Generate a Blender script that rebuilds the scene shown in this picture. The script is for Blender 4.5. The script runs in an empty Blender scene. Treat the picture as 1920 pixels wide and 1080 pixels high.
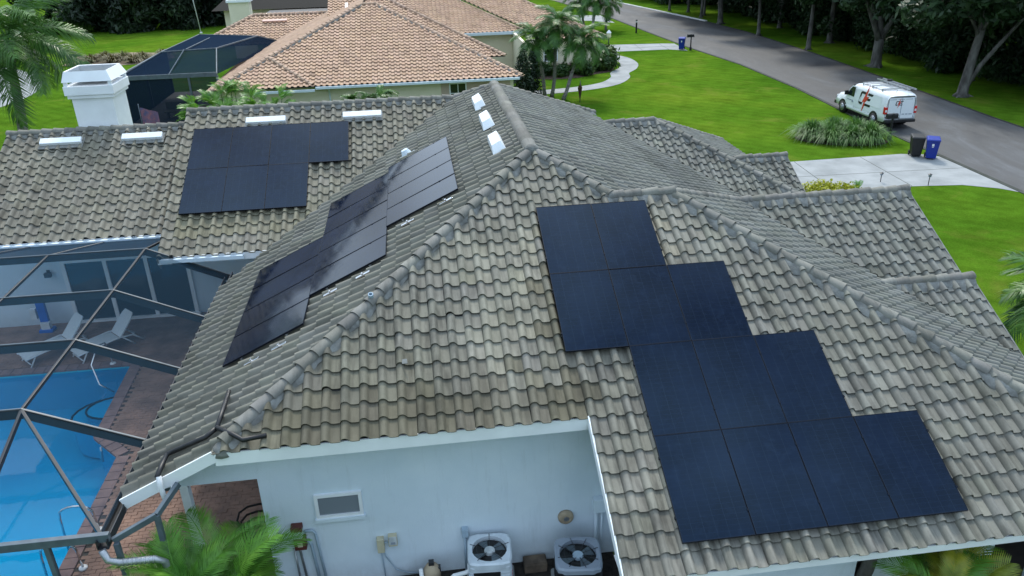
import bpy, bmesh, math, random
import numpy as np
from mathutils import Vector, Matrix, Euler

random.seed(7)
rng = np.random.default_rng(7)
scene = bpy.context.scene
COL = scene.collection
R_ = math.radians

# ------------------------------------------------------------------ camera
CAM_POS = Vector((-2.5206, -16.9694, 11.2739))
cam_d = bpy.data.cameras.new('camera')
cam = bpy.data.objects.new('camera', cam_d); COL.objects.link(cam)
cam_d.sensor_width = 36.0
cam_d.lens = 1487.88 / 1920 * 36.0
cam_d.clip_start = 0.1; cam_d.clip_end = 2000
YAW, PITCH, ROLL = 0.1176939, 0.4369252, -0.0277224
fw = Vector((math.sin(YAW)*math.cos(PITCH), math.cos(YAW)*math.cos(PITCH), -math.sin(PITCH)))
rt = Vector((math.cos(YAW), -math.sin(YAW), 0)); up = rt.cross(fw)
r2 = math.cos(ROLL)*rt + math.sin(ROLL)*up; u2 = -math.sin(ROLL)*rt + math.cos(ROLL)*up
cam.matrix_world = Matrix(((r2.x, u2.x, -fw.x, CAM_POS.x), (r2.y, u2.y, -fw.y, CAM_POS.y), (r2.z, u2.z, -fw.z, CAM_POS.z), (0, 0, 0, 1)))
scene.camera = cam

# ------------------------------------------------------------------ sky, sun, exposure
SUN_EL, SUN_AZ = R_(49), R_(5)          # azimuth measured clockwise from +Y
world = bpy.data.worlds.new('World'); scene.world = world; world.use_nodes = True
wn = world.node_tree; wn.nodes.clear()
wo = wn.nodes.new('ShaderNodeOutputWorld'); bg = wn.nodes.new('ShaderNodeBackground'); sk = wn.nodes.new('ShaderNodeTexSky')
sk.sky_type = 'NISHITA'; sk.sun_disc = False; sk.sun_elevation = SUN_EL; sk.sun_rotation = SUN_AZ
sk.air_density = 1.0; sk.dust_density = 3.5; sk.ozone_density = 1.5
mx = wn.nodes.new('ShaderNodeMix'); mx.data_type = 'RGBA'; mx.inputs[0].default_value = 0.72
gz = wn.nodes.new('ShaderNodeTexCoord'); sz = wn.nodes.new('ShaderNodeSeparateXYZ'); wn.links.new(gz.outputs['Generated'], sz.inputs[0])
mr_ = wn.nodes.new('ShaderNodeMapRange'); mr_.inputs[1].default_value = 0; mr_.inputs[2].default_value = 1; mr_.inputs[3].default_value = .38; mr_.inputs[4].default_value = 1.25
wn.links.new(sz.outputs[2], mr_.inputs[0])            # overcast sky: three times brighter overhead than at the horizon
cl_ = wn.nodes.new('ShaderNodeVectorMath'); cl_.operation = 'SCALE'; cl_.inputs[0].default_value = (5.15, 6.6, 8.2); wn.links.new(mr_.outputs[0], cl_.inputs['Scale'])
tn0 = wn.nodes.new('ShaderNodeTexNoise'); tn0.inputs['Scale'].default_value = 4.0; tn0.inputs['Detail'].default_value = 3; wn.links.new(gz.outputs['Generated'], tn0.inputs['Vector'])
tr0 = wn.nodes.new('ShaderNodeMapRange'); tr0.inputs[1].default_value = .35; tr0.inputs[2].default_value = .65; tr0.inputs[3].default_value = .35; tr0.inputs[4].default_value = 1.75; wn.links.new(tn0.outputs[0], tr0.inputs[0])
cl2 = wn.nodes.new('ShaderNodeVectorMath'); cl2.operation = 'SCALE'; wn.links.new(cl_.outputs[0], cl2.inputs[0]); wn.links.new(tr0.outputs[0], cl2.inputs['Scale'])   # broken cloud all over the sky
wn.links.new(cl2.outputs[0], mx.inputs[7])
wn.links.new(sk.outputs[0], mx.inputs[6]); wn.links.new(mx.outputs[2], bg.inputs[0]); wn.links.new(bg.outputs[0], wo.inputs[0])
bg.inputs[1].default_value = 0.125
sun_d = bpy.data.lights.new('sun', 'SUN'); sun_d.energy = 1.5; sun_d.angle = R_(11); sun_d.color = (1, .97, .88)
sun = bpy.data.objects.new('sun', sun_d); COL.objects.link(sun)
sd = Vector((math.sin(SUN_AZ)*math.cos(SUN_EL), math.cos(SUN_AZ)*math.cos(SUN_EL), math.sin(SUN_EL)))
sun.rotation_euler = sd.to_track_quat('Z', 'Y').to_euler()
scene.view_settings.view_transform = 'Standard'; scene.view_settings.look = 'None'
scene.view_settings.exposure = 0.98; scene.view_settings.gamma = 1.0; scene.view_settings.use_curve_mapping = False
scene.render.engine = 'CYCLES'
scene.cycles.use_denoising = True
scene.cycles.max_bounces = 6; scene.cycles.transparent_max_bounces = 12
scene.cycles.diffuse_bounces = 3; scene.cycles.glossy_bounces = 3

# ------------------------------------------------------------------ materials
def _nt(name):
    m = bpy.data.materials.new(name); m.use_nodes = True
    nt = m.node_tree; b = nt.nodes['Principled BSDF']
    return m, nt, b
def N(nt, t, **kw):
    n = nt.nodes.new(t)
    for k, v in kw.items(): setattr(n, k, v)
    return n
def mixc(nt, fac, a, b, blend='MIX'):
    n = N(nt, 'ShaderNodeMix', data_type='RGBA', blend_type=blend)
    for i, v in ((0, fac), (6, a), (7, b)):
        if hasattr(v, 'links'): nt.links.new(v, n.inputs[i])
        elif isinstance(v, (int, float)): n.inputs[i].default_value = v
        else: n.inputs[i].default_value = (*v, 1)
    return n.outputs[2]
def noise(nt, scale, detail=4, rough=.55, coord='Object', vscale=None, dist=0.0):
    tc = N(nt, 'ShaderNodeTexCoord'); o = tc.outputs[coord] if coord != 'World' else N(nt, 'ShaderNodeNewGeometry').outputs['Position']
    if vscale:
        mp = N(nt, 'ShaderNodeMapping'); mp.inputs['Scale'].default_value = vscale; nt.links.new(o, mp.inputs[0]); o = mp.outputs[0]
    n = N(nt, 'ShaderNodeTexNoise'); n.inputs['Scale'].default_value = scale; n.inputs['Detail'].default_value = detail
    n.inputs['Roughness'].default_value = rough; n.inputs['Distortion'].default_value = dist
    nt.links.new(o, n.inputs['Vector']); return n.outputs['Fac']
def ramp(nt, fac, stops):
    r = N(nt, 'ShaderNodeValToRGB'); e = r.color_ramp.elements
    while len(e) < len(stops): e.new(.5)
    for q, (p, c) in zip(e, stops): q.position = p; q.color = (*c, 1) if len(c) == 3 else c
    nt.links.new(fac, r.inputs[0]); return r.outputs[0]
def g3(v): return (v, v, v)
def bump(nt, b, fac, strength, dist=.02):
    n = N(nt, 'ShaderNodeBump'); n.inputs['Strength'].default_value = strength; n.inputs['Distance'].default_value = dist
    nt.links.new(fac, n.inputs['Height']); nt.links.new(n.outputs[0], b.inputs['Normal'])
def mat(name, c1, c2=None, scale=3, rough=.6, bs=0, bscale=60, metal=0, coord='World', spec=.4, lo=.35, hi=.65, vscale=None):
    m, nt, b = _nt(name)
    b.inputs['Roughness'].default_value = rough; b.inputs['Metallic'].default_value = metal
    b.inputs['Specular IOR Level'].default_value = spec
    if c2 is None: c2 = tuple(min(1, x*.82) for x in c1)
    f = noise(nt, scale, coord=coord, vscale=vscale)
    nt.links.new(ramp(nt, f, [(lo, c2), (hi, c1)]), b.inputs['Base Color'])
    if bs: bump(nt, b, noise(nt, bscale, 3, coord=coord), bs)
    return m
MT = {}
def tile_mat(name, c_lo, c_hi, grime, grime_amt=.42, vs=(2.0,.28,.28)):
    m, nt, b = _nt(name); b.inputs['Roughness'].default_value = .8; b.inputs['Specular IOR Level'].default_value = .25
    big = noise(nt, .45, 5, .6, 'World'); mid = noise(nt, 1.3, 5, .6, 'World'); fine = noise(nt, 38, 4, .7, 'World')
    c = ramp(nt, mid, [(.3, c_lo), (.68, c_hi)])
    streak = noise(nt, 4.2, 4, .6, 'World', vs)
    g = N(nt, 'ShaderNodeMath', operation='MULTIPLY'); nt.links.new(ramp(nt, streak, [(.46, g3(0)), (.64, g3(1))]), g.inputs[0])
    nt.links.new(ramp(nt, big, [(.3, g3(.35)), (.62, g3(1))]), g.inputs[1])
    g2 = N(nt, 'ShaderNodeMath', operation='MULTIPLY'); nt.links.new(g.outputs[0], g2.inputs[0]); g2.inputs[1].default_value = grime_amt
    c = mixc(nt, g2.outputs[0], c, grime)
    c = mixc(nt, .5, c, ramp(nt, fine, [(.3, g3(.82)), (.7, g3(1.0))]), 'MULTIPLY')
    lich = noise(nt, 16, 3, .6, 'World')
    c = mixc(nt, ramp(nt, lich, [(.66, g3(0)), (.76, g3(.12))]), c, (.4, .4, .37))
    at = N(nt, 'ShaderNodeAttribute', attribute_name='tint'); oi = N(nt, 'ShaderNodeObjectInfo')
    c = mixc(nt, 1.0, c, at.outputs['Color'], 'MULTIPLY'); c = mixc(nt, 1.0, c, oi.outputs['Color'], 'MULTIPLY')
    nt.links.new(c, b.inputs['Base Color']); bump(nt, b, fine, .35, .006)
    return m
MT['tile'] = tile_mat('concrete_tile', (.168, .160, .133), (.252, .241, .202), (.052, .050, .042), .65)
MT['tilex'] = tile_mat('concrete_tile_side', (.172, .162, .134), (.240, .228, .191), (.062, .060, .050), .55, (.28, 2.0, .28))
MT['cap'] = tile_mat('concrete_ridge_cap', (.150, .145, .125), (.222, .215, .188), (.06, .058, .05), .45)
MT['mortar'] = mat('weathered_mortar', (0.2232, 0.2263, 0.2139), (0.124, 0.124, 0.1147), 5, .9, .6, 24)
MT['nbtile'] = tile_mat('terracotta_tile', (.42, .275, .19), (.54, .37, .262), (0.2352, 0.168, 0.1386), .2)
MT['nbcap'] = tile_mat('terracotta_cap', (.42, .28, .195), (.54, .375, .27), (.26, .18, .14), .2)
MT['deck'] = mat('roof_underlay', (.05, .05, .05), None, 3, .9)
MT['white'] = mat('white_painted_metal', (.84, .86, .88), (.76, .78, .80), 1.5, .45, spec=.4)
MT['dirtywhite'] = mat('weathered_white_paint', (.66, .69, .70), (.38, .41, .42), 5, .55)
MT['stucco'] = mat('pale_blue_stucco', (.70, .785, .85), (.63, .725, .80), .7, .85, .5, 90)
def stucco_mat(name, c1, c2, dirt):
    m, nt, b = _nt(name); b.inputs['Roughness'].default_value = .88; b.inputs['Specular IOR Level'].default_value = .2
    c = ramp(nt, noise(nt, .8, 5, .6, 'World'), [(.35, c2), (.65, c1)])
    dr = noise(nt, 3.0, 5, .7, 'World', (2.2, 2.2, .22)); c = mixc(nt, ramp(nt, dr, [(.56, g3(0)), (.75, g3(.30))]), c, dirt)
    sx_ = N(nt, 'ShaderNodeSeparateXYZ'); nt.links.new(N(nt, 'ShaderNodeNewGeometry').outputs['Position'], sx_.inputs[0])
    ht = N(nt, 'ShaderNodeMapRange'); ht.inputs[1].default_value = 0; ht.inputs[2].default_value = .55; ht.inputs[3].default_value = .55; ht.inputs[4].default_value = 0; nt.links.new(sx_.outputs[2], ht.inputs[0])
    sp = N(nt, 'ShaderNodeMath', operation='MULTIPLY'); nt.links.new(ht.outputs[0], sp.inputs[0]); nt.links.new(noise(nt, 5, 5, .7, 'World'), sp.inputs[1])
    c = mixc(nt, sp.outputs[0], c, (.16, .13, .10))      # mud splashed up from the soil
    nt.links.new(c, b.inputs['Base Color']); bump(nt, b, noise(nt, 60, 5, .75, 'World'), .7, .012); return m
MT['stucco'] = stucco_mat('pale_blue_stucco', (.70, .785, .85), (.63, .725, .80), (.46, .52, .55))
MT['nbwall'] = mat('cream_stucco', (.80, .72, .56), (.74, .66, .50), .7, .85, .3, 60)
MT['nbtrim'] = mat('pink_trim', (.56, .42, .35), (.50, .38, .31), .8, .8)
MT['bronze'] = mat('bronze_aluminium', (.022, .024, .029), (.014, .016, .019), 4, .4, spec=.5)
MT['greybeam'] = mat('grey_aluminium', (.10, .13, .15), (.07, .09, .11), 4, .45)
MT['alu'] = mat('bare_aluminium', (.42, .44, .46), (.3, .32, .34), 6, .38, metal=.7)
MT['steel'] = mat('polished_steel', (.75, .76, .78), (.6, .6, .62), 6, .15, metal=1)
MT['black'] = mat('black_plastic', (.016, .016, .018), (.009, .009, .01), 6, .45)
MT['rubber'] = mat('tyre_rubber', (.018, .018, .019), (.01, .01, .011), 20, .75)
MT['bluebin'] = mat('blue_bin_plastic', (.008, .03, .27), (.006, .024, .22), 3, .4)
MT['vanwhite'] = mat('van_paint', (.78, .80, .83), (.73, .76, .79), .6, .22, spec=.5)
MT['red'] = mat('red_plastic', (.55, .02, .02), (.42, .015, .015), 3, .35)
MT['boltred'] = mat('red_vinyl', (.62, .055, .035), (.55, .05, .03), 3, .4)
MT['vinyl'] = mat('black_vinyl', (.012, .014, .018), (.01, .012, .016), 3, .4)
MT['greyvinyl'] = mat('grey_vinyl', (.28, .32, .38), (.24, .28, .34), 3, .5)
MT['concrete'] = mat('driveway_concrete', (.29, .30, .30), (.20, .21, .21), .8, .85, .25, 70, lo=.3, hi=.62)
MT['kerb'] = mat('dark_kerb', (.05, .055, .045), (.025, .03, .022), 2, .9, .5, 40)
MT['whitekerb'] = mat('white_kerb', (.66, .66, .64), (.5, .5, .48), 2, .8)
MT['bark'] = mat('oak_bark', (.15, .145, .13), (.055, .05, .045), 3.2, .95, .9, 14, vscale=(1, 1, .35))
MT['palmtrunk'] = mat('palm_trunk', (.27, .26, .24), (.14, .13, .12), 7, .9, .7, 18, vscale=(.4, .4, 3))
MT['mulch'] = mat('bark_mulch', (0.084, 0.0496, 0.036), (0.028, 0.0176, 0.0136), 9, .95, 1, 40)
MT['soil'] = mat('dark_soil', (0.04, 0.0336, 0.028), (0.0144, 0.012, 0.0104), 7, .95, 1, 40)
MT['acwhite'] = mat('ac_white_paint', (.62, .68, .73), (.50, .55, .6), 3, .45)
MT['beige'] = mat('beige_plastic', (.55, .51, .36), (.47, .43, .30), 4, .5)
MT['maroon'] = mat('maroon_painted_wood', (.13, .035, .03), (.08, .02, .018), 6, .6)
MT['tan'] = mat('tan_tank', (.40, .32, .22), (.26, .2, .14), 4, .6)
MT['pvc'] = mat('white_pvc', (.74, .75, .76), (.62, .63, .64), 4, .35)
MT['greypvc'] = mat('grey_conduit', (.36, .46, .55), (.30, .39, .47), 5, .5)
MT['lounge'] = mat('lounge_sling', (.62, .65, .66), (.55, .58, .6), 20, .7, .3, 200)
MT['bluetoy'] = mat('bright_blue_plastic', (.02, .13, .55), None, 4, .4)
MT['porch_shade'] = mat('shade_painted_interior', (.06, .05, .045), (.03, .026, .022), 2, .8)  # porch shade put into a dark wall and floor colour
MT['paver'] = mat('brick_paver', (.30, .18, .132), (.17, .105, .080), 1.6, .85, .4, 60)
MT['coping'] = mat('pool_coping', (.24, .155, .14), (.15, .098, .095), 2.4, .8, .4, 50)
MT['joint'] = mat('paver_sand', (.07, .06, .05), None, 5, .95)
MT['plaster'] = mat('blue_pool_plaster', (.03, .54, .67), (.026, .48, .63), .5, .6)
MT['brownwood'] = mat('weathered_block', (.16, .12, .085), (.08, .06, .045), 4, .9, .6, 30)
MT['darkwood'] = mat('dark_wicker', (.030, .020, .016), (.015, .01, .009), 8, .6)
MT['flag'] = mat('striped_cloth', (.30, .12, .16), (.10, .09, .2), 4, .8)
MT['gutterblue'] = mat('white_gutter', (.66, .74, .80), (.58, .66, .72), 1.2, .4)
MT['signyellow'] = mat('pale_lantern', (.75, .70, .45), None, 4, .5)
MT['skylight'] = mat('vent_white', (.82, .84, .86), (.74, .77, .79), 2, .35)
MT['pinkvent'] = mat('pink_vent', (.62, .40, .33), (.56, .36, .3), 2, .5)
MT['dirt'] = mat('bare_sand', (.30, .22, .15), (.17, .12, .085), 1.2, .95, .4, 12)
MT['flagpole'] = mat('pole_paint', (.7, .7, .72), None, 4, .4)

def leaf_mat(name, c1, c2, c3, scale=2.0, trans=.25, rough=.5):
    m, nt, b = _nt(name); b.inputs['Roughness'].default_value = rough; b.inputs['Specular IOR Level'].default_value = .35
    f = noise(nt, scale, 3, .6, 'World'); oi = N(nt, 'ShaderNodeObjectInfo')
    f2 = noise(nt, 9, 2, .6, 'World')
    c = ramp(nt, f, [(.3, c1), (.52, c2), (.72, c3)])
    c = mixc(nt, .6, c, ramp(nt, f2, [(.3, g3(.55)), (.7, g3(1.0))]), 'MULTIPLY')
    nt.links.new(c, b.inputs['Base Color'])
    tr = N(nt, 'ShaderNodeBsdfTranslucent'); nt.links.new(c, tr.inputs[0])
    ms = N(nt, 'ShaderNodeMixShader'); ms.inputs[0].default_value = trans
    nt.links.new(b.outputs[0], ms.inputs[1]); nt.links.new(tr.outputs[0], ms.inputs[2])
    nt.links.new(ms.outputs[0], nt.nodes['Material Output'].inputs[0])
    return m
MT['oakleaf'] = leaf_mat('oak_leaves', (0.01255, 0.03139, 0.01151), (0.02511, 0.06069, 0.01884), (0.05231, 0.1046, 0.03139), .6)
MT['hedgeleaf'] = leaf_mat('hedge_leaves', (0.01302, 0.03255, 0.01302), (0.02604, 0.0625, 0.01823), (0.07161, 0.1367, 0.03906), .45)
MT['woodleaf'] = leaf_mat('wood_leaves', (0.00884, 0.02122, 0.01061), (0.01768, 0.03713, 0.01591), (0.03978, 0.07514, 0.02652), .25)
MT['limeleaf'] = leaf_mat('bright_leaves', (0.0375, 0.105, 0.015), (0.075, 0.165, 0.02625), (0.1125, 0.225, 0.0375), .4)
MT['palm'] = leaf_mat('palm_leaflets', (0.0322, 0.1012, 0.023), (0.0782, 0.1932, 0.03496), (0.1564, 0.3036, 0.0506), 1.1, .3, .38)
MT['arecaleaf'] = leaf_mat('areca_leaflets', (0.06078, 0.1878, 0.02431), (0.1271, 0.3094, 0.03315), (0.2431, 0.442, 0.05525), 1.3, .3, .35)
MT['yellowpalm'] = leaf_mat('yellow_areca_leaflets', (0.136, 0.187, 0.017), (0.255, 0.289, 0.0255), (0.3825, 0.357, 0.034), 1.6, .3, .35)
MT['grassblade'] = leaf_mat('tall_grass_blades', (0.04, 0.104, 0.024), (0.088, 0.2, 0.04), (0.16, 0.296, 0.064), 1.6, .25)
MT['drygrass'] = leaf_mat('dry_grass_blades', (0.09, 0.075, 0.02625), (0.15, 0.1275, 0.045), (0.0975, 0.1425, 0.03), .6, .2)
MT['yellowleaf'] = leaf_mat('golden_leaves', (0.221, 0.255, 0.0102), (0.391, 0.408, 0.017), (0.51, 0.493, 0.0255), 5, .3)
MT['shrubleaf'] = leaf_mat('shrub_leaves', (0.016, 0.048, 0.0128), (0.04, 0.096, 0.016), (0.12, 0.176, 0.024), 1.2)
MT['deadfrond'] = leaf_mat('dead_frond', (.09, .05, .025), (.14, .08, .04), (.18, .11, .06), 2, .15)

def grass_mat():
    m, nt, b = _nt('lawn_grass'); b.inputs['Roughness'].default_value = .95; b.inputs['Specular IOR Level'].default_value = .0
    big = noise(nt, .09, 4, .55, 'World'); mid = noise(nt, .7, 7, .72, 'World'); fine = noise(nt, 14, 6, .8, 'World')
    c = ramp(nt, big, [(.32, (.064, .160, .012)), (.52, (.104, .212, .016)), (.7, (.165, .260, .022))])
    c = mixc(nt, .55, c, ramp(nt, mid, [(.32, g3(.32)), (.68, g3(1.1))]), 'MULTIPLY')
    wv = N(nt, 'ShaderNodeTexWave'); wv.inputs['Scale'].default_value = .55; wv.inputs['Distortion'].default_value = 3; wv.inputs['Detail'].default_value = 2; wv.bands_direction = 'DIAGONAL'; nt.links.new(N(nt, 'ShaderNodeNewGeometry').outputs['Position'], wv.inputs['Vector'])
    c = mixc(nt, .35, c, ramp(nt, wv.outputs['Fac'], [(.2, g3(.78)), (.8, g3(1.05))]), 'MULTIPLY')
    dry = noise(nt, .35, 5, .65, 'World', dist=.6)
    c = mixc(nt, ramp(nt, dry, [(.56, g3(0)), (.72, g3(.6))]), c, (.185, .20, .035))
    c = mixc(nt, .8, c, ramp(nt, fine, [(.32, g3(.45)), (.68, g3(1.0))]), 'MULTIPLY')
    nt.links.new(c, b.inputs['Base Color']); bump(nt, b, fine, .9, .05); return m
MT['grass'] = grass_mat()
def asphalt_mat():
    m, nt, b = _nt('worn_asphalt'); b.inputs['Roughness'].default_value = .8
    wet = noise(nt, .22, 6, .68, 'World', (1, .35, 1), 1.2); mid = noise(nt, 1.2, 6, .7, 'World', (1.4, .35, 1)); fine = noise(nt, 55, 3, .7, 'World')
    c = ramp(nt, wet, [(.34, (.036, .038, .044)), (.5, (.080, .077, .076)), (.66, (.125, .126, .131))])
    c = mixc(nt, .6, c, ramp(nt, mid, [(.3, g3(.66)), (.72, g3(1.05))]), 'MULTIPLY')
    c = mixc(nt, .6, c, ramp(nt, fine, [(.3, g3(.6)), (.7, g3(1.0))]), 'MULTIPLY')
    nt.links.new(c, b.inputs['Base Color']); bump(nt, b, fine, .4, .01)
    nt.links.new(ramp(nt, wet, [(.3, g3(.5)), (.55, g3(.85))]), b.inputs['Roughness']); return m
MT['asphalt'] = asphalt_mat()
def glass_mat(name, col, rough=.05, spec=.6):
    m, nt, b = _nt(name); b.inputs['Base Color'].default_value = (*col, 1); b.inputs['Roughness'].default_value = rough
    b.inputs['Specular IOR Level'].default_value = spec; b.inputs['IOR'].default_value = 1.5; return m
MT['glass'] = glass_mat('dark_window_glass', (.012, .018, .022), .04)
MT['sliderglass'] = glass_mat('slider_glass', (.010, .026, .036), .03)
MT['louvre'] = glass_mat('frosted_glass', (.20, .23, .26), .2)
def pv_mat():
    m, nt, b = _nt('solar_glass'); b.inputs['Roughness'].default_value = .16; b.inputs['IOR'].default_value = 1.48
    b.inputs['Specular IOR Level'].default_value = .27; b.inputs['Specular Tint'].default_value = (.55, .78, 1.0, 1)   # blue anti-reflection coat
    tc = N(nt, 'ShaderNodeTexCoord'); sx = N(nt, 'ShaderNodeSeparateXYZ'); nt.links.new(tc.outputs['Object'], sx.inputs[0])
    def lines(out, n, size, wdt):
        a = N(nt, 'ShaderNodeMath', operation='MULTIPLY'); nt.links.new(out, a.inputs[0]); a.inputs[1].default_value = n/size
        fr = N(nt, 'ShaderNodeMath', operation='FRACT'); nt.links.new(a.outputs[0], fr.inputs[0])
        s = N(nt, 'ShaderNodeMath', operation='SUBTRACT'); nt.links.new(fr.outputs[0], s.inputs[0]); s.inputs[1].default_value = .5
        ab = N(nt, 'ShaderNodeMath', operation='ABSOLUTE'); nt.links.new(s.outputs[0], ab.inputs[0])
        gt = N(nt, 'ShaderNodeMath', operation='GREATER_THAN'); nt.links.new(ab.outputs[0], gt.inputs[0]); gt.inputs[1].default_value = .5-wdt; return gt.outputs[0]
    l1 = lines(sx.outputs[0], 6, 1.11, .012); l2 = lines(sx.outputs[1], 20, 1.76, .03)
    f = noise(nt, 1.3, 3, .6, 'World'); sm = noise(nt, 5, 6, .7, 'World', (1, 1, 1), .8)
    c = ramp(nt, f, [(.35, (.0008, .0030, .0105)), (.65, (.0016, .0052, .018))])
    c = mixc(nt, l2, c, (.004, .009, .024)); c = mixc(nt, l1, c, (.010, .018, .034))
    c = mixc(nt, ramp(nt, sm, [(.5, g3(0)), (.8, g3(.12))]), c, (.03, .055, .11))
    nt.links.new(c, b.inputs['Base Color'])
    nt.links.new(ramp(nt, sm, [(.3, g3(.05)), (.75, g3(.13))]), b.inputs['Roughness'])
    return m
MT['pv'] = pv_mat()
MT['pvframe'] = mat('black_anodised', (.004, .007, .015), None, 4, .3, spec=.16)
def screen_mat(name, col, alpha):
    m, nt, b = _nt(name); d = N(nt, 'ShaderNodeBsdfDiffuse'); d.inputs[0].default_value = (*col, 1)
    tr = N(nt, 'ShaderNodeBsdfTransparent'); ms = N(nt, 'ShaderNodeMixShader')
    lw = N(nt, 'ShaderNodeLayerWeight'); lw.inputs[0].default_value = .35
    mr = N(nt, 'ShaderNodeMapRange'); mr.inputs[3].default_value = alpha; mr.inputs[4].default_value = min(1, alpha+.35)
    nt.links.new(lw.outputs['Facing'], mr.inputs[0]); nt.links.new(mr.outputs[0], ms.inputs[0])
    nt.links.new(tr.outputs[0], ms.inputs[1]); nt.links.new(d.outputs[0], ms.inputs[2])
    nt.links.new(ms.outputs[0], nt.nodes['Material Output'].inputs[0]); return m
MT['screen'] = screen_mat('insect_screen', (.022, .045, .07), .22)
MT['eavescreen'] = screen_mat('dense_insect_screen', (.020, .034, .052), .62)
MT['nbscreen'] = screen_mat('dark_insect_screen', (.012, .022, .040), .86)
def water_mat():
    m, nt, b = _nt('pool_water'); tr = N(nt, 'ShaderNodeBsdfTransparent'); tr.inputs[0].default_value = (.30, .80, .98, 1)
    gl = N(nt, 'ShaderNodeBsdfGlossy'); gl.inputs['Roughness'].default_value = .03; gl.inputs[0].default_value = (1, 1, 1, 1)
    fr = N(nt, 'ShaderNodeFresnel'); fr.inputs[0].default_value = 1.33; ms = N(nt, 'ShaderNodeMixShader')
    bp = N(nt, 'ShaderNodeBump'); bp.inputs['Strength'].default_value = .05; bp.inputs['Distance'].default_value = .03
    nt.links.new(noise(nt, 2.6, 3, .5, 'World'), bp.inputs['Height']); nt.links.new(bp.outputs[0], gl.inputs['Normal']); nt.links.new(bp.outputs[0], fr.inputs['Normal'])
    nt.links.new(fr.outputs[0], ms.inputs[0]); nt.links.new(tr.outputs[0], ms.inputs[1]); nt.links.new(gl.outputs[0], ms.inputs[2])
    nt.links.new(ms.outputs[0], nt.nodes['Material Output'].inputs[0]); return m
MT['water'] = water_mat()
def clear_mat():
    m, nt, b = _nt('clear_pane'); tr = N(nt, 'ShaderNodeBsdfTransparent'); tr.inputs[0].default_value = (.75, .85, .9, 1)
    gl = N(nt, 'ShaderNodeBsdfGlossy'); gl.inputs['Roughness'].default_value = .02
    fr = N(nt, 'ShaderNodeFresnel'); fr.inputs[0].default_value = 1.5; ms = N(nt, 'ShaderNodeMixShader')
    nt.links.new(fr.outputs[0], ms.inputs[0]); nt.links.new(tr.outputs[0], ms.inputs[1]); nt.links.new(gl.outputs[0], ms.inputs[2])
    nt.links.new(ms.outputs[0], nt.nodes['Material Output'].inputs[0]); return m
MT['clear'] = clear_mat()

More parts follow.
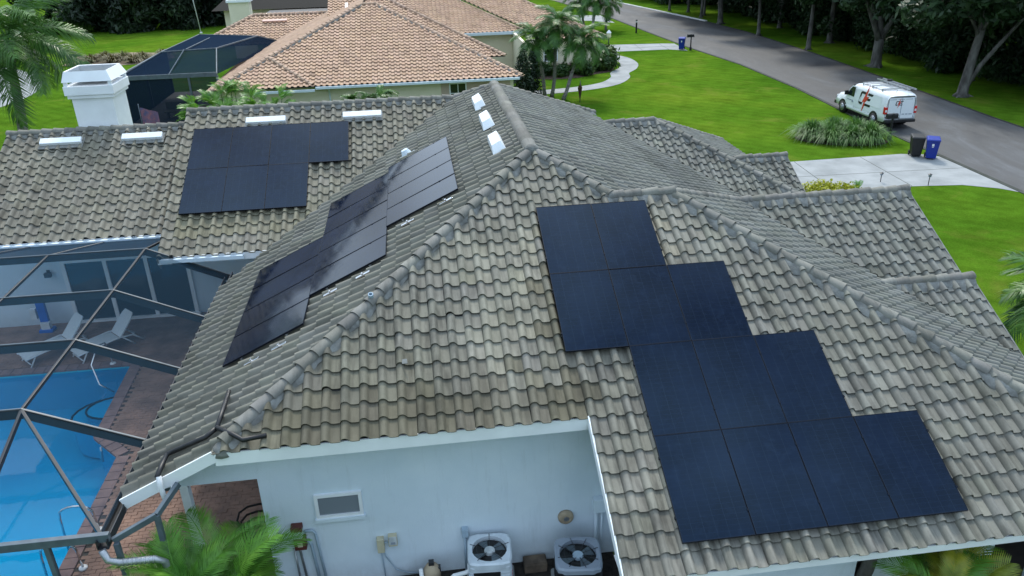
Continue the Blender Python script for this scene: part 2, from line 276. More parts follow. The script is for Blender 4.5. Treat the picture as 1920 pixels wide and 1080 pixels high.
# ------------------------------------------------------------------ mesh helpers
class MB:
    def __init__(s): s.v = []; s.f = []; s.m = []; s.sm = []; s.mi = 0; s.smooth = False
    def add(s, vs, fs):
        o = len(s.v); s.v += [tuple(x) for x in vs]
        for q in fs: s.f.append([o+i for i in q]); s.m.append(s.mi); s.sm.append(s.smooth)
        return s
    def box(s, x0, x1, y0, y1, z0, z1):
        return s.add([(x0,y0,z0),(x1,y0,z0),(x1,y1,z0),(x0,y1,z0),(x0,y0,z1),(x1,y0,z1),(x1,y1,z1),(x0,y1,z1)],
                     [(0,3,2,1),(4,5,6,7),(0,1,5,4),(1,2,6,5),(2,3,7,6),(3,0,4,7)])
    def bar(s, a, b, w, h, upv=(0,0,1)):
        a = Vector(a); b = Vector(b); d = (b-a).normalized(); upv = Vector(upv)
        r = d.cross(upv)
        if r.length < 1e-4: r = d.cross(Vector((0,1,0)))
        r.normalize(); u = r.cross(d).normalized(); P = []
        for p in (a, b):
            for x, y in ((-1,-1),(1,-1),(1,1),(-1,1)): P.append(p + r*x*w/2 + u*y*h/2)
        return s.add(P, [(3,2,1,0),(4,5,6,7),(0,1,5,4),(1,2,6,5),(2,3,7,6),(3,0,4,7)])
    def tube(s, pts, r, n=8, caps=True):
        pts = [Vector(p) for p in pts]; k = len(pts)
        rr = r if isinstance(r, (list, tuple)) else [r]*k
        rings = []; prev = None
        for i, p in enumerate(pts):
            d = (pts[min(i+1,k-1)]-pts[max(i-1,0)]).normalized()
            if prev is None:
                q = d.cross(Vector((0,0,1)));
                if q.length < 1e-3: q = d.cross(Vector((1,0,0)))
            else: q = prev - d*prev.dot(d)
            q.normalize(); prev = q; w = d.cross(q)
            rings.append([p + (q*math.cos(2*math.pi*j/n) + w*math.sin(2*math.pi*j/n))*rr[i] for j in range(n)])
        vs = [x for g in rings for x in g]; fs = []
        for i in range(k-1):
            for j in range(n): fs.append((i*n+j, i*n+(j+1)%n, (i+1)*n+(j+1)%n, (i+1)*n+j))
        if caps: fs += [tuple(range(n))[::-1], tuple((k-1)*n+j for j in range(n))]
        return s.add(vs, fs)
    def prism(s, poly, z0, z1):
        n = len(poly)
        return s.add([(x,y,z0) for x,y in poly]+[(x,y,z1) for x,y in poly],
              [tuple(range(n))[::-1], tuple(range(n,2*n))]+[(i,(i+1)%n,n+(i+1)%n,n+i) for i in range(n)])
    def lathe(s, prof, n=16, c=(0,0)):
        vs = [(c[0]+r*math.cos(2*math.pi*j/n), c[1]+r*math.sin(2*math.pi*j/n), z) for r, z in prof for j in range(n)]
        fs = [(i*n+j, i*n+(j+1)%n, (i+1)*n+(j+1)%n, (i+1)*n+j) for i in range(len(prof)-1) for j in range(n)]
        fs += [tuple(range(n))[::-1], tuple((len(prof)-1)*n+j for j in range(n))]
        return s.add(vs, fs)
    def mesh(s, name, mats, bevel=0):
        me = bpy.data.meshes.new(name); me.from_pydata(s.v, [], s.f)
        for m in (mats if isinstance(mats, (list, tuple)) else [mats]): me.materials.append(MT[m])
        me.polygons.foreach_set('material_index', s.m); me.polygons.foreach_set('use_smooth', s.sm)
        if bevel:
            bm = bmesh.new(); bm.from_mesh(me); bmesh.ops.remove_doubles(bm, verts=bm.verts, dist=1e-5)
            es = [e for e in bm.edges if len(e.link_faces) == 2 and e.calc_face_angle() > .5]
            bmesh.ops.bevel(bm, geom=es, offset=bevel, segments=2, affect='EDGES', profile=.5, clamp_overlap=True)
            bm.to_mesh(me); bm.free()
        me.update(); return me
    def obj(s, name, mats, parent=None, bevel=0):
        return link(name, s.mesh(name, mats, bevel), parent)
def link(name, me, parent=None, mw=None):  # one object
    o = bpy.data.objects.new(name, me); COL.objects.link(o)
    if parent: o.parent = parent
    if mw is not None: o.matrix_basis = mw
    return o
def tag(o, label, cat, group=None):
    o['label'] = label; o['category'] = cat
    if group: o['group'] = group
    return o
def thing(name, label, cat, loc=(0,0,0), rz=0, group=None, mw=None):
    o = bpy.data.objects.new(name, None); COL.objects.link(o); o.empty_display_size = .2
    if mw is not None: o.matrix_basis = mw
    else: o.location = loc; o.rotation_euler = (0,0,rz)
    return tag(o, label, cat, group)
def struct(o): o['kind'] = 'structure'; return o
def stuff(o): o['kind'] = 'stuff'; return o
def copy_tree(o, parent=None):
    c = o.copy(); COL.objects.link(c); c.parent = parent
    for ch in list(o.children): copy_tree(ch, c)
    return c
def np_mesh(name, V, F, mats, tint=None, smooth=None, mi=None):
    """V (n,3), F (m,4) quads"""
    me = bpy.data.meshes.new(name); me.vertices.add(len(V)); me.vertices.foreach_set('co', np.asarray(V, np.float32).ravel())
    m = len(F); me.loops.add(m*4); me.polygons.add(m)
    me.loops.foreach_set('vertex_index', np.asarray(F, np.int32).ravel())
    me.polygons.foreach_set('loop_start', np.arange(0, m*4, 4, dtype=np.int32)); me.polygons.foreach_set('loop_total', np.full(m, 4, np.int32))
    for k in (mats if isinstance(mats, (list, tuple)) else [mats]): me.materials.append(MT[k])
    if smooth is not None: me.polygons.foreach_set('use_smooth', smooth)
    if mi is not None: me.polygons.foreach_set('material_index', mi)
    if tint is not None:
        a = me.attributes.new('tint', 'FLOAT_COLOR', 'POINT'); a.data.foreach_set('color', np.asarray(tint, np.float32).ravel())
    me.update(calc_edges=True); me.validate(); return me

# ------------------------------------------------------------------ roof tile engine
TW, TE = 0.3142, 0.3434
def tile_template(w, e, amp=1.0, lift=.040, th=.024):
    pu = np.array([0, .015, .06, .13, .21, .29, .36, .43, .485, .53, .62, .78, .93, 1.0])
    ph = np.array([.006, .030, .058, .079, .088, .088, .078, .055, .028, .010, .001, -.002, .002, .008])*amp
    L = e+.05; n = len(pu)
    low = np.stack([pu*w, np.zeros(n), ph+lift], 1); upp = np.stack([pu*w, np.full(n, L), ph-.002], 1)
    V = [low, upp, low.copy(), low-np.array([0, -.004, th])]
    V.append(np.array([[0,0,ph[0]+lift],[0,L,ph[0]],[0,0,ph[0]+lift-th],[0,L,ph[0]-th]]))
    V = np.concatenate(V); F = []
    for i in range(n-1): F.append((i, i+1, n+i+1, n+i))
    for i in range(n-1): F.append((3*n+i, 3*n+i+1, 2*n+i+1, 2*n+i))
    F.append((4*n+2, 4*n, 4*n+1, 4*n+3))
    sm = [True]*(n-1)*2+[False]
    return V, np.array(F), np.array(sm)
class Roof:
    """tile layer of one building"""
    def __init__(s, thing_, tmat, cmat, w=TW, e=TE, amp=1.22, lift=.040, th=.024):
        s.t = thing_; s.tm = tmat; s.tmx = {'tile': 'tilex'}.get(tmat, tmat); s.cm = cmat; s.w = w; s.e = e
        s.V, s.F, s.sm = tile_template(w, e, amp, lift, th)
        s.tiles = []; s.cut = []; s.deckmb = MB(); s.caps = []; s.mort = MB()
    def plane(s, org, kind, t, i0, i1, j0, j1, clips, inc=None, tint=None, hide=None, zoff=0, decks=None):
        """kind: direction the slope faces. clips: (nx, ny, d) keeps nx*x+ny*y<=d."""
        c = 1/math.sqrt(1+t*t); si = t*c
        u, v, n = {'S': ((1,0,0),(0,c,si),(0,-si,c)), 'W': ((0,-1,0),(c,0,si),(-si,0,c)),
                   'E': ((0,1,0),(-c,0,si),(si,0,c)), 'N': ((-1,0,0),(0,-c,si),(0,si,c))}[kind]
        u, v, n = np.array(u), np.array(v), np.array(n); org = np.array(org, float)
        # deck polygon
        for (di0, di1, dj0, dj1) in decks or [(i0, i1, j0, j1)]:
            P = [org+u*a*s.w+v*b*s.e for a, b in ((di0,dj0),(di1,dj0),(di1,dj1),(di0,dj1))]
            for nx, ny, d in clips:
                Q = []
                for k in range(len(P)):
                    A, B = P[k], P[(k+1)%len(P)]; fa = nx*A[0]+ny*A[1]-d; fb = nx*B[0]+ny*B[1]-d
                    if fa <= 0: Q.append(A)
                    if fa*fb < 0: Q.append(A+(B-A)*fa/(fa-fb))
                P = Q
                if len(P) < 3: break
            if len(P) > 2: s.deckmb.add([p-n*.045 for p in P], [tuple(range(len(P)))])
        L = s.e+.05
        for j in range(j0, j1):
            for i in range(i0, i1):
                if inc and not inc(i, j): continue
                o = org+u*i*s.w+v*j*s.e
                cs = [o, o+u*s.w, o+u*s.w+v*L, o+v*L]
                ctr = o+u*s.w/2+v*s.e/2
                st = 0
                for nx, ny, d in clips:
                    q = [nx*p[0]+ny*p[1]-d for p in cs]
                    if min(q) > -.02: st = 2; break
                    if max(q) > 1e-6: st = 1
                if st == 2: continue
                tn = tint(ctr) if tint else np.ones(3)
                tn = np.asarray(tn)*random.uniform(.90, 1.08)*np.array([1, random.uniform(.985, 1.01), random.uniform(.95, 1.03)])
                jx, jy, ja = random.gauss(0,.003), random.gauss(0,.006), random.gauss(0,.008)
                if random.random() < .012: jy -= random.uniform(.02,.05); ja += random.gauss(0,.02)
                if random.random() < .02: tn = tn*random.uniform(.72,.88)
                uu = u*math.cos(ja)+v*math.sin(ja); vv = v*math.cos(ja)-u*math.sin(ja)
                tilt = random.gauss(0,.008); vv2 = vv*math.cos(tilt)+n*math.sin(tilt); n2 = n*math.cos(tilt)-vv*math.sin(tilt)
                M = np.eye(4); M[:3,0] = uu; M[:3,1] = vv2; M[:3,2] = n2; M[:3,3] = o+u*jx+v*jy+n*(random.uniform(0,.004)+zoff-.03)
                (s.cut if st else s.tiles).append((M, tn, ctr, clips, bool(hide and hide(ctr)), kind in 'EW'))
    def finish(s, individuals=300):
        roof = s.deckmb.obj('roof', 'deck', s.t)
        # largest in view become objects
        def area(rec):
            M, tn, ctr, cl, hid, kx = rec
            if hid or kx: return 0
            pts = []
            for a in ((0,0,0),(s.w,0,0),(s.w,s.e,0),(0,s.e,0)):
                p = Vector((M[:3,:3]@np.array(a)+M[:3,3]))-CAM_POS; z = p.dot(fw)
                if z < .5: return 0
                x, y = p.dot(r2)/z*1487.88, p.dot(u2)/z*1487.88
                if abs(x) > 962 or abs(y) > 542: return 0
                pts.append((x,y))
            return abs(sum(pts[k][0]*pts[(k+1)%4][1]-pts[(k+1)%4][0]*pts[k][1] for k in range(4)))/2
        order = sorted(range(len(s.tiles)), key=lambda k: -area(s.tiles[k]))
        single = set(order[:individuals])
        me = np_mesh('tile', s.V, s.F, s.tm, np.ones((len(s.V),4)), s.sm)
        for k in sorted(single):
            M, tn, *_ = s.tiles[k]
            o = link('tile', me, roof, Matrix(M.tolist())); o.color = (*tn, 1)
        def joined(recs):
            nv = len(s.V); Vs = np.concatenate([s.V@M[:3,:3].T+M[:3,3] for M, *_ in recs])
            Fs = np.concatenate([s.F+k*nv for k in range(len(recs))])
            T = np.concatenate([np.tile([*tn,1.0], (nv,1)) for M, tn, *_ in recs])
            return Vs, Fs, T, np.tile(s.sm, len(recs)), np.repeat([int(r[5]) for r in recs], len(s.F)).astype(np.int32)
        rest = [r for k, r in enumerate(s.tiles) if k not in single]
        bm = bmesh.new()
        if rest: a = joined(rest); bm.from_mesh(np_mesh('t', a[0], a[1], [s.tm, s.tmx], a[2], a[3], a[4]))
        groups = {}
        for r in s.cut: groups.setdefault(tuple(r[3]), []).append(r)
        for cl, recs in groups.items():
            a = joined(recs); b2 = bmesh.new(); b2.from_mesh(np_mesh('t', a[0], a[1], [s.tm, s.tmx], a[2], a[3], a[4]))
            for nx, ny, d in cl:
                l = math.hypot(nx, ny)
                bmesh.ops.bisect_plane(b2, geom=b2.verts[:]+b2.edges[:]+b2.faces[:], dist=1e-5, plane_co=(nx*d/l/l, ny*d/l/l, 0), plane_no=(nx/l, ny/l, 0), clear_outer=True)
            tm = bpy.data.meshes.new('t'); b2.to_mesh(tm); b2.free(); bm.from_mesh(tm); bpy.data.meshes.remove(tm)
        me2 = bpy.data.meshes.new('roof_tile_field'); bm.to_mesh(me2); bm.free(); me2.materials.append(MT[s.tm]); me2.materials.append(MT[s.tmx])
        stuff(link('roof_tile_field', me2, roof))
        # ridge caps
        if s.caps:
            cm = cap_mesh(s.cm)
            for a, b, upv, r in s.caps:
                a, b, upv = Vector(a), Vector(b), Vector(upv); d = b-a; Ln = d.length; d.normalize(); n = max(1, round(Ln/.345)); st = Ln/n
                x = d.cross(upv).normalized(); z = x.cross(d).normalized()
                for k in range(n):
                    p = a+d*st*k+x*random.gauss(0,.006)+z*random.gauss(.0,.004)
                    q = d*math.cos(.03)-z*math.sin(.03); z2 = z*math.cos(.03)+d*math.sin(.03)
                    M = Matrix(((x.x,q.x,z2.x,p.x),(x.y,q.y,z2.y,p.y),(x.z,q.z,z2.z,p.z),(0,0,0,1))) @ Matrix.Diagonal((r/.12, st/.345, r/.12, 1))
                    o = link('ridge_cap', cm, roof, M); b0 = random.uniform(.8, 1.12); o.color = (b0, b0*random.uniform(.99,1.02), b0*random.uniform(.98,1.06), 1)
        if s.mort.v: s.mort.smooth = True; stuff(s.mort.obj('ridge_mortar', 'mortar', roof))
        return roof
    def cap(s, a, b, upv=(0,0,1), r=.132, mortar=.15, m_sides=(1,-1), zlift=.065):
        """a low end, b high end; caps overlap upwards"""
        a = Vector(a)+Vector((0,0,zlift)); b = Vector(b)+Vector((0,0,zlift)); s.caps.append((a, b, upv, r))
        if mortar:
            d = (b-a); Ln = d.length; d.normalize(); x = Vector((d.y,-d.x,0)).normalized()
            hip = abs(d.x) > .05 and abs(d.y) > .05
            n = max(4, int(Ln/.07))
            for sd_ in m_sides:
                V = []; slope = -s.t_slope*(.7071 if hip else 1.0)
                for k in range(n+1):
                    p = a+d*Ln*k/n-Vector((0,0,zlift)); w = mortar*(.85+.22*math.sin(k*.55+a.x*3)+random.uniform(-.1,.1))
                    w = max(.09, w)
                    for q, hz in ((.03,.10),(w*.6,.088+random.uniform(-.008,.008)),(w,.060+random.uniform(-.01,.01)),(w+.05,.0)):
                        V.append(p+x*sd_*q+Vector((0,0,hz+slope*q)))
                F = []
                for k in range(n):
                    for c in range(3):
                        f = (k*4+c, k*4+c+1, k*4+c+5, k*4+c+4); F.append(f if sd_ < 0 else f[::-1])
                s.mort.smooth = True; s.mort.add(V, F)
_capm = {}
def cap_mesh(mt):
    if mt in _capm: return _capm[mt]
    V = []; F = []; n = 9; L = .385
    for (y, r, z) in ((0,.12,.012),(L,.105,-.004)):
        for k in range(n):
            a = math.pi*k/(n-1); V.append((-math.cos(a)*r, y, math.sin(a)*r*.82+z-.03))
    for k in range(n-1): F.append((k, k+1, n+k+1, n+k))
    for k in range(n): V.append((V[k][0]*.84, .003, V[k][2]*.84-.004))
    for k in range(n): V.append(V[k])
    o = 2*n
    for k in range(n-1): F.append((o+k, o+k+1, 3*n+k+1, 3*n+k))
    me = np_mesh('ridge_cap', np.array(V), np.array([f[::-1] for f in F]), mt, np.ones((len(V),4)), np.array([True]*(2*(n-1))))
    _capm[mt] = me; return me

# ------------------------------------------------------------------ setting
def sheet(name, polys, z, m, parent=None):
    b = MB()
    for p in polys:
        ar = sum(p[k][0]*p[(k+1)%len(p)][1]-p[(k+1)%len(p)][0]*p[k][1] for k in range(len(p)))
        b.add([(x, y, z) for x, y in (p if ar > 0 else p[::-1])], [tuple(range(len(p)))])
    return b.obj(name, m, parent)
HX0, HX1, HY0, HY1 = -22, -8.5, -6.6, 5.0
B = 700
struct(sheet('lawn_ground', [[(-B,-B),(HX0,-B),(HX0,B),(-B,B)], [(HX1,-B),(B,-B),(B,B),(HX1,B)], [(HX0,-B),(HX1,-B),(HX1,HY0),(HX0,HY0)], [(HX0,HY1),(HX1,HY1),(HX1,B),(HX0,B)]], 0, 'grass'))
# road: straight along +Y, then bending to the north-west
near = [(23.3,-60),(23.3,12),(23.5,25),(24.2,36),(24.2,46),(23.2,56),(22.7,66),(22.0,83),(19.5,104),(13,130),(2,155)]
far = [(30.6,-60),(30.7,12),(30.9,25),(31.6,38),(32.1,50),(32.1,64),(31.2,74),(29.9,82),(26.2,104),(19,132),(8,160)]
b = MB(); vs = [(x,y,.006) for x,y in near]+[(x,y,.006) for x,y in far]; n = len(near)
b.add(vs, [(i, n+i, n+i+1, i+1) for i in range(n-1)]); struct(b.obj('road', 'asphalt'))
def strip(path, w, z0, z1, name, m, j0=0, j1=None):
    b = MB(); path = path[j0:j1]
    for i in range(len(path)-1):
        a, c = Vector((*path[i],0)), Vector((*path[i+1],0)); d = (c-a).normalized()
        b.bar(a+Vector((0,0,(z0+z1)/2)), c+d*.02+Vector((0,0,(z0+z1)/2+i*.0006)), w, z1-z0)
    return b.obj(name, m)
near_e = [(x-.12,y) for x,y in near]
struct(strip(near_e[1:9], .22, -.02, .03, 'road_kerb', 'kerb'))
struct(strip([(x+.1,y) for x,y in far][6:9], .30, -.02, .10, 'white_road_kerb', 'whitekerb'))
struct(strip([(x+.05,y) for x,y in far][1:7], .16, -.02, .02, 'far_road_edge', 'soil'))
# own driveway, entry walk
struct(sheet('driveway', [[(10.3,14.6),(15.2,14.6),(19.4,14.3),(21.4,14.05),(22.6,13.3),(23.15,12.6),(23.15,18.4),(22.6,18.9),(21.6,19.2),(15.9,19.05),(10.3,19.0)]], .012, 'concrete'))
struct(sheet('neighbour_driveway', [[(11,55.6),(15,55.5),(21,55.3),(22.4,54.1),(22.6,58.6),(21.6,59.0),(16,59.7),(11,60)]], .012, 'concrete'))
struct(sheet('far_driveway', [[(11,82),(19,79),(21.2,76),(21.4,84),(15,87),(11,88)]], .012, 'concrete'))
def ribbon(pts, w, z, name, m):
    P = []
    for k in range(len(pts)-1):                        # Catmull-Rom
        p0, p1, p2, p3 = [Vector(pts[max(0,min(len(pts)-1,k+q))]) for q in (-1,0,1,2)]
        for s in range(8):
            t = s/8; P.append(.5*((2*p1)+(p2-p0)*t+(2*p0-5*p1+4*p2-p3)*t*t+(3*p1-p0-3*p2+p3)*t**3))
    P.append(Vector(pts[-1])); V = []
    for i, p in enumerate(P):
        d = (P[min(i+1,len(P)-1)]-P[max(0,i-1)]).normalized(); nn = Vector((d.y,-d.x)); V += [(*(p+nn*w/2),z), (*(p-nn*w/2),z)]
    b = MB(); b.add(V, [(2*i,2*i+1,2*i+3,2*i+2) for i in range(len(P)-1)]); return b.obj(name, m)
struct(ribbon([(2.5,38.6),(6,38.9),(9.5,39.6),(11.9,40.9),(13.3,43.0),(13.8,45.0),(14.9,46.8),(15.6,49),(15.6,51.6),(14.7,53.6),(12.6,55),(11,55.8)], 1.45, .016, 'curved_footpath', 'concrete'))
struct(ribbon([(-60,20),(-40,34),(-33.5,44),(-35,54),(-44,64),(-60,70)], 4.2, .012, 'golf_cart_path', 'concrete'))
# sandy waste patch beyond the neighbour
struct(sheet('sandy_patch', [[(-34,62),(-31,60.5),(-27,61),(-24.5,64),(-26,67.5),(-30,69),(-34.5,67.5)]], .012, 'dirt'))

# pool deck, pool
POOL = [(-22,3.85),(-11.0,3.85),(-10.85,.25),(-10.02,-.65),(-9.98,-6.4),(-22,-6.4)]
deck = struct(sheet('pool_deck', [[(-5.5,-6.9),(-5.5,7.1),(-22.2,7.1),(-22.2,3.85),(-11.0,3.85),(-10.85,.25),(-10.02,-.65),(-9.98,-6.4),(-22,-6.4),(-22,-6.9)]], .005, 'joint'))
b = MB(); pz = -1.25
for i in range(len(POOL)):
    p, q = POOL[i], POOL[(i+1)%len(POOL)]; b.add([(*p,.004),(*q,.004),(*q,pz),(*p,pz)], [(0,1,2,3)])
b.add([(x,y,pz) for x,y in POOL], [tuple(range(len(POOL)))[::-1]])
basin = struct(b.obj('pool_basin', 'plaster'))
struct(sheet('pool_water', [POOL], -.085, 'water'))
# steps with dark nosing
for k, (r0, z) in enumerate(((1.1,-.35),(.7,-.18))):
    pts = [(-10.93-r0*math.cos(a), 1.9+.75*r0*math.sin(a)) for a in [math.pi*(-.5+q/10) for q in range(11)]]
    st = MB(); st.prism([(x,y) for x,y in pts], -1.2, z); st.obj('pool_step', 'plaster', basin)
    tb = MB(); tb.tube([(x,y,z+.012) for x,y in pts], .03, 5); tb.obj('step_nosing', 'bronze', basin)
# coping stones and brick pavers
inner = POOL[0:5]
cop_me = MB(); cop_me.box(-.145,.145,-.15,.15,-.03,.045); cop_me = cop_me.mesh('coping_stone', 'coping', .012)
covered = []
for i in range(len(inner)-1):
    a, c = Vector(inner[i]), Vector(inner[i+1]); d = (c-a); L = d.length; d.normalize(); nn = Vector((-d.y, d.x)); k = max(1, round(L/.3))
    for q in range(k):
        p = a+d*L*(q+.5)/k+nn*.12
        if p.x < -16 or p.y < -5.2: continue
        o = link('coping_stone', cop_me, deck); o.location = (p.x,p.y,random.gauss(0,.002)); o.rotation_euler = (0,0,math.atan2(d.y,d.x)+random.gauss(0,.01))
def pool_dist(x, y):
    p = Vector((x, y)); best = 99; ins = False; n = len(POOL)
    for i in range(n):
        a, c = Vector(POOL[i]), Vector(POOL[(i+1)%n]); d = c-a; t = max(0, min(1, (p-a).dot(d)/d.dot(d))); best = min(best, (p-a-d*t).length)
        if (a.y > y) != (c.y > y) and x < (c.x-a.x)*(y-a.y)/(c.y-a.y)+a.x: ins = not ins
    return -best if ins else best
def in_view(p, m=20):
    q = Vector(p)-CAM_POS; z = q.dot(fw)
    return z > .5 and abs(q.dot(r2)/z*1487.88) < 960+m and abs(q.dot(u2)/z*1487.88) < 540+m
bw, bl = .102, .204; recs = []
row = 0; y = -6.85
while y < 7.0:
    x = -16+(row % 2)*bl/2
    while x < -5.75:
        cx, cy = x+bl/2, y+bw/2
        if pool_dist(cx,cy) > .30 and in_view((cx,cy,0), 30): recs.append((cx,cy,(Vector((cx,cy,0))-CAM_POS).length))
        x += bl+.006
    y += bw+.006; row += 1
bm_ = MB(); bm_.box(-bl/2,bl/2,-bw/2,bw/2,-.01,.032); brick_me = bm_.mesh('paver', 'paver', .006)
recs.sort(key=lambda r: r[2])
open_air = [r for r in recs if r[0] < -7.75] ; under = [r for r in recs if r[0] >= -7.75]
singles = sorted(open_air, key=lambda r: r[2])[:230]+[r for r in under if r[1] < -3.5][:70]
ss = set((r[0],r[1]) for r in singles)
for r in singles:
    o = link('paver', brick_me, deck); o.location = (r[0],r[1],random.gauss(0,.0025)); o.rotation_euler = (random.gauss(0,.008),random.gauss(0,.008),random.gauss(0,.012))
jb = MB()
for r in recs:
    if (r[0],r[1]) in ss: continue
    z = .03+random.gauss(0,.0025); x0, y0 = r[0]-bl/2, r[1]-bw/2
    jb.add([(x0,y0,z),(x0+bl,y0,z+random.gauss(0,.0015)),(x0+bl,y0+bw,z),(x0,y0+bw,z),(x0,y0,0),(x0+bl,y0,0),(x0+bl,y0+bw,0),(x0,y0+bw,0)], [(0,1,2,3),(4,5,1,0),(5,6,2,1),(7,4,0,3)])
stuff(jb.obj('paver_field', 'paver', deck))

# ------------------------------------------------------------------ the house
T = .4811; CT = 1/math.sqrt(1+T*T); ZA = 6.6
a_, b_, c_, d_, e_, r_, g_, h_, w_ = 6.0849, 1.4528, 1.2776, 7.5674, 8.56, -.0201, 1.1282, 9.4662, 7.6468
house = thing('house', 'grey concrete tiled house with pale blue stucco walls carrying the solar panels', 'house')
roof = Roof(house, 'tile', 'cap'); roof.t_slope = T
PW, PH = 1.145, 1.8003
PX0, PY0, LX0, LY0 = -.1935, -1.7761, -9.081, 7.7147
F_CELLS = [(0,0),(1,0),(0,1),(1,1),(2,1),(1,2),(2,2),(3,2),(1,3),(2,3),(3,3),(4,3)]
L_CELLS = [(0,0),(1,0),(2,0),(3,0),(0,1),(1,1),(2,1)]
W_COLS = [(1.88, 4.34, 4), (3.665, 3.88, 5), (5.45, 1.46, 4)]      # slope distance from the ridge, far end y, number
WSTEP = 1.168
def hideF(p):
    i = (p[0]-PX0)/PW; j = (PY0-p[1])/(PH*CT); return (math.floor(i), math.floor(j)) in F_CELLS
def hideL(p):
    i = (p[0]-LX0)/PW; j = (LY0-p[1])/(PH*CT); return (math.floor(i), math.floor(j)) in L_CELLS
def hideW(p):
    s = -p[0]/CT
    return any(s0 < s < s0+1.78 and yf-n*WSTEP < p[1] < yf for s0, yf, n in W_COLS)
def tintF(p):
    x, y = p[0]+random.gauss(0,.16), p[1]+random.gauss(0,.22); t = np.ones(3)
    if -1.75 < x < -.45 and -4.9 < y < -2.4: t = np.array([1.2,1.19,1.14])
    if .9 < x < 1.2+.9 and -3.1 < y < -2.2: t = np.array([1.2,1.17,1.1])
    if -.55 < x < .05 and -5.9 < y < -3.4: t = np.array([.8,.79,.75])
    if -.5 < x < -.1 and -4.6 < y < -2.2: t = t*np.array([.92,.89,.78])
    if y < -5.3 and x < -.02: t = t*np.array([.84,.81,.74])
    if x < -2.2: t = t*np.array([.95,.95,.93])
    if -5.2 < x < -1.6 and y < -4.6: t = t*np.array([.84,.83,.80])
    if x > 3: t = t*np.array([.96,.98,1.0])
    return t
def tintW(p): return np.array([.97,.985,.98])*(0.86 if p[0] < -6.1 else 1.0)
def tintL(p):
    t = np.array([1.0,.985,.95])
    if p[1] < LY0-2*PH*CT+.2 and p[0] > -9 and p[1] > 3.9: t = np.array([.98,.96,.82])
    return t
def tintE(p): return np.array([.90,.95,1.0])*(.78 if 4.2 < p[0] < 6.5 and 2 < p[1] < 7.5 else 1)  # blue cast of the light put into the tile tint
# front slope (in two runs either side of the small ridge)
iL = int((-a_-r_)/TW)-2; k5 = 5
roof.plane((r_,-e_-.04*CT,ZA-T*(e_+.04*CT)), 'S', T, iL, k5, 0, 30, [(-1,1,0),(1,1,0)], lambda i,j: i >= 0 or j >= 8, tintF, hideF, decks=[(iL,k5,8.1,30),(0,k5,.1,8.1)])
roof.plane((r_,-e_-.04*CT,ZA-T*(e_+.04*CT)), 'S', T, k5, 32, 0, 30, [(0,1,-b_),(1,1,c_)], None, tintF, hideF)
# west slope
roof.plane((-w_-.03,-a_,ZA-T*(w_+.03)), 'W', T, -50, 1, 0, 25, [(1,-1,0),(0,-1,a_),(1,0,-.03),(1,1,d_),(-1,1,d_+2*g_)], None, tintW, hideW)
# left wing
zL = ZA-T*g_; yL = d_+g_
roof.plane((-h_,3.2,zL-T*(yL-3.2)), 'S', T, 0, 28, 0, 20, [(0,1,yL-.02),(1,-1,-(d_+2*g_))], None, tintL, hideL)
zL2 = 5.64
roof.plane((-h_-17*TW,4.48,zL2-T*(yL-4.48)), 'S', T, 0, 18, 0, 16, [(0,1,yL-.02),(1,0,-h_+.06)], None, lambda p: np.array([.97,.955,.93]))
# east slope
roof.plane((8.0,-3,ZA-T*8.0), 'E', T, 0, 50, 0, 28, [(-1,0,-.03),(-1,-1,0),(1,-1,2*b_),(-1,1,d_),(1,1,14.27)], None, tintE)
# north slopes (unseen side, deck only needs a few courses)
roof.plane((6,d_+7,ZA-T*7), 'N', T, 0, 42, 14, 22, [(0,-1,-d_),(1,-1,-d_),(-1,-1,-d_)], None, tintE)
roof.plane((6,-b_+4,ZA-T*b_-T*4), 'N', T, 0, 16, 4, 13, [(0,-1,b_),(1,-1,c_+2*b_),(-1,1,-2*b_)], None, tintE)
# lower east slope
roof.plane((9.84,-e_-.3,ZA-T*(9.84-c_)), 'E', T, 0, 36, 0, 26, [(-1,-1,-c_),(-1,1,-(c_+2*b_)),(1,1,6.46)], None, tintE)
# right gables
zG1 = 4.66; xG = 9.95
roof.plane((xG-16*TW,1.15-9*TE*CT,zG1-9*TE*CT*T), 'S', T, 0, 16, 0, 9, [(0,1,1.13),(-1,-1,-6.46)], None, tintE)
zG1b = 3.46; yGb = -1.72; xGb = 10.0
roof.plane((xGb-16*TW,yGb-12*TE*CT,zG1b-12*TE*CT*T), 'S', T, 0, 16, 0, 12, [(0,1,yGb-.02),(-1,-1,-((ZA-zG1b)/T+c_+yGb))], None, tintE)
# garage roof beyond
zG2, yG2, x2a, x2b = 4.62, 10.15, 4.12, 5.91
roof.plane((x2b-12*TW,yG2-13*TE*CT,zG2-13*TE*CT*T), 'S', T, 0, 30, 0, 13, [(0,1,yG2-.02),(-1,-1,-14.27),(1,1,x2b+yG2)], None, tintE)
roof.plane((x2b+14*TE*CT,yG2-5,zG2-14*TE*CT*T), 'E', T, 0, 32, 0, 14, [(-1,-1,-(x2b+yG2)),(-1,1,yG2-x2b)], None, tintE)
zG3, yG3, xG3 = 3.36, 9.09, 10.5
roof.plane((xG3-10*TW,yG3-9*TE*CT,zG3-9*TE*CT*T), 'S', T, 0, 10, 0, 9, [(0,1,yG3-.02),(-1,-1,-17.64)], None, tintE)
def pt(x, y, z): return (x, y, z)
H = lambda s: ZA-T*s
roof.cap((-a_+.12,-a_+.12,H(a_-.12)), (-.12,-.12,H(.12)))                       # south-west hip
roof.cap((b_,-b_,H(b_)), (.12,-.12,H(.12)))                                     # south-east upper hip
roof.cap((b_+c_+.1,-b_,H(b_)), (b_-.1,-b_,H(b_)), mortar=.2)                    # short ridge
roof.cap((c_+e_,-e_,H(e_)), (c_+b_+.1,-b_-.1,H(b_+.1)), mortar=.2, m_sides=(1,-1)) # long south-east hip
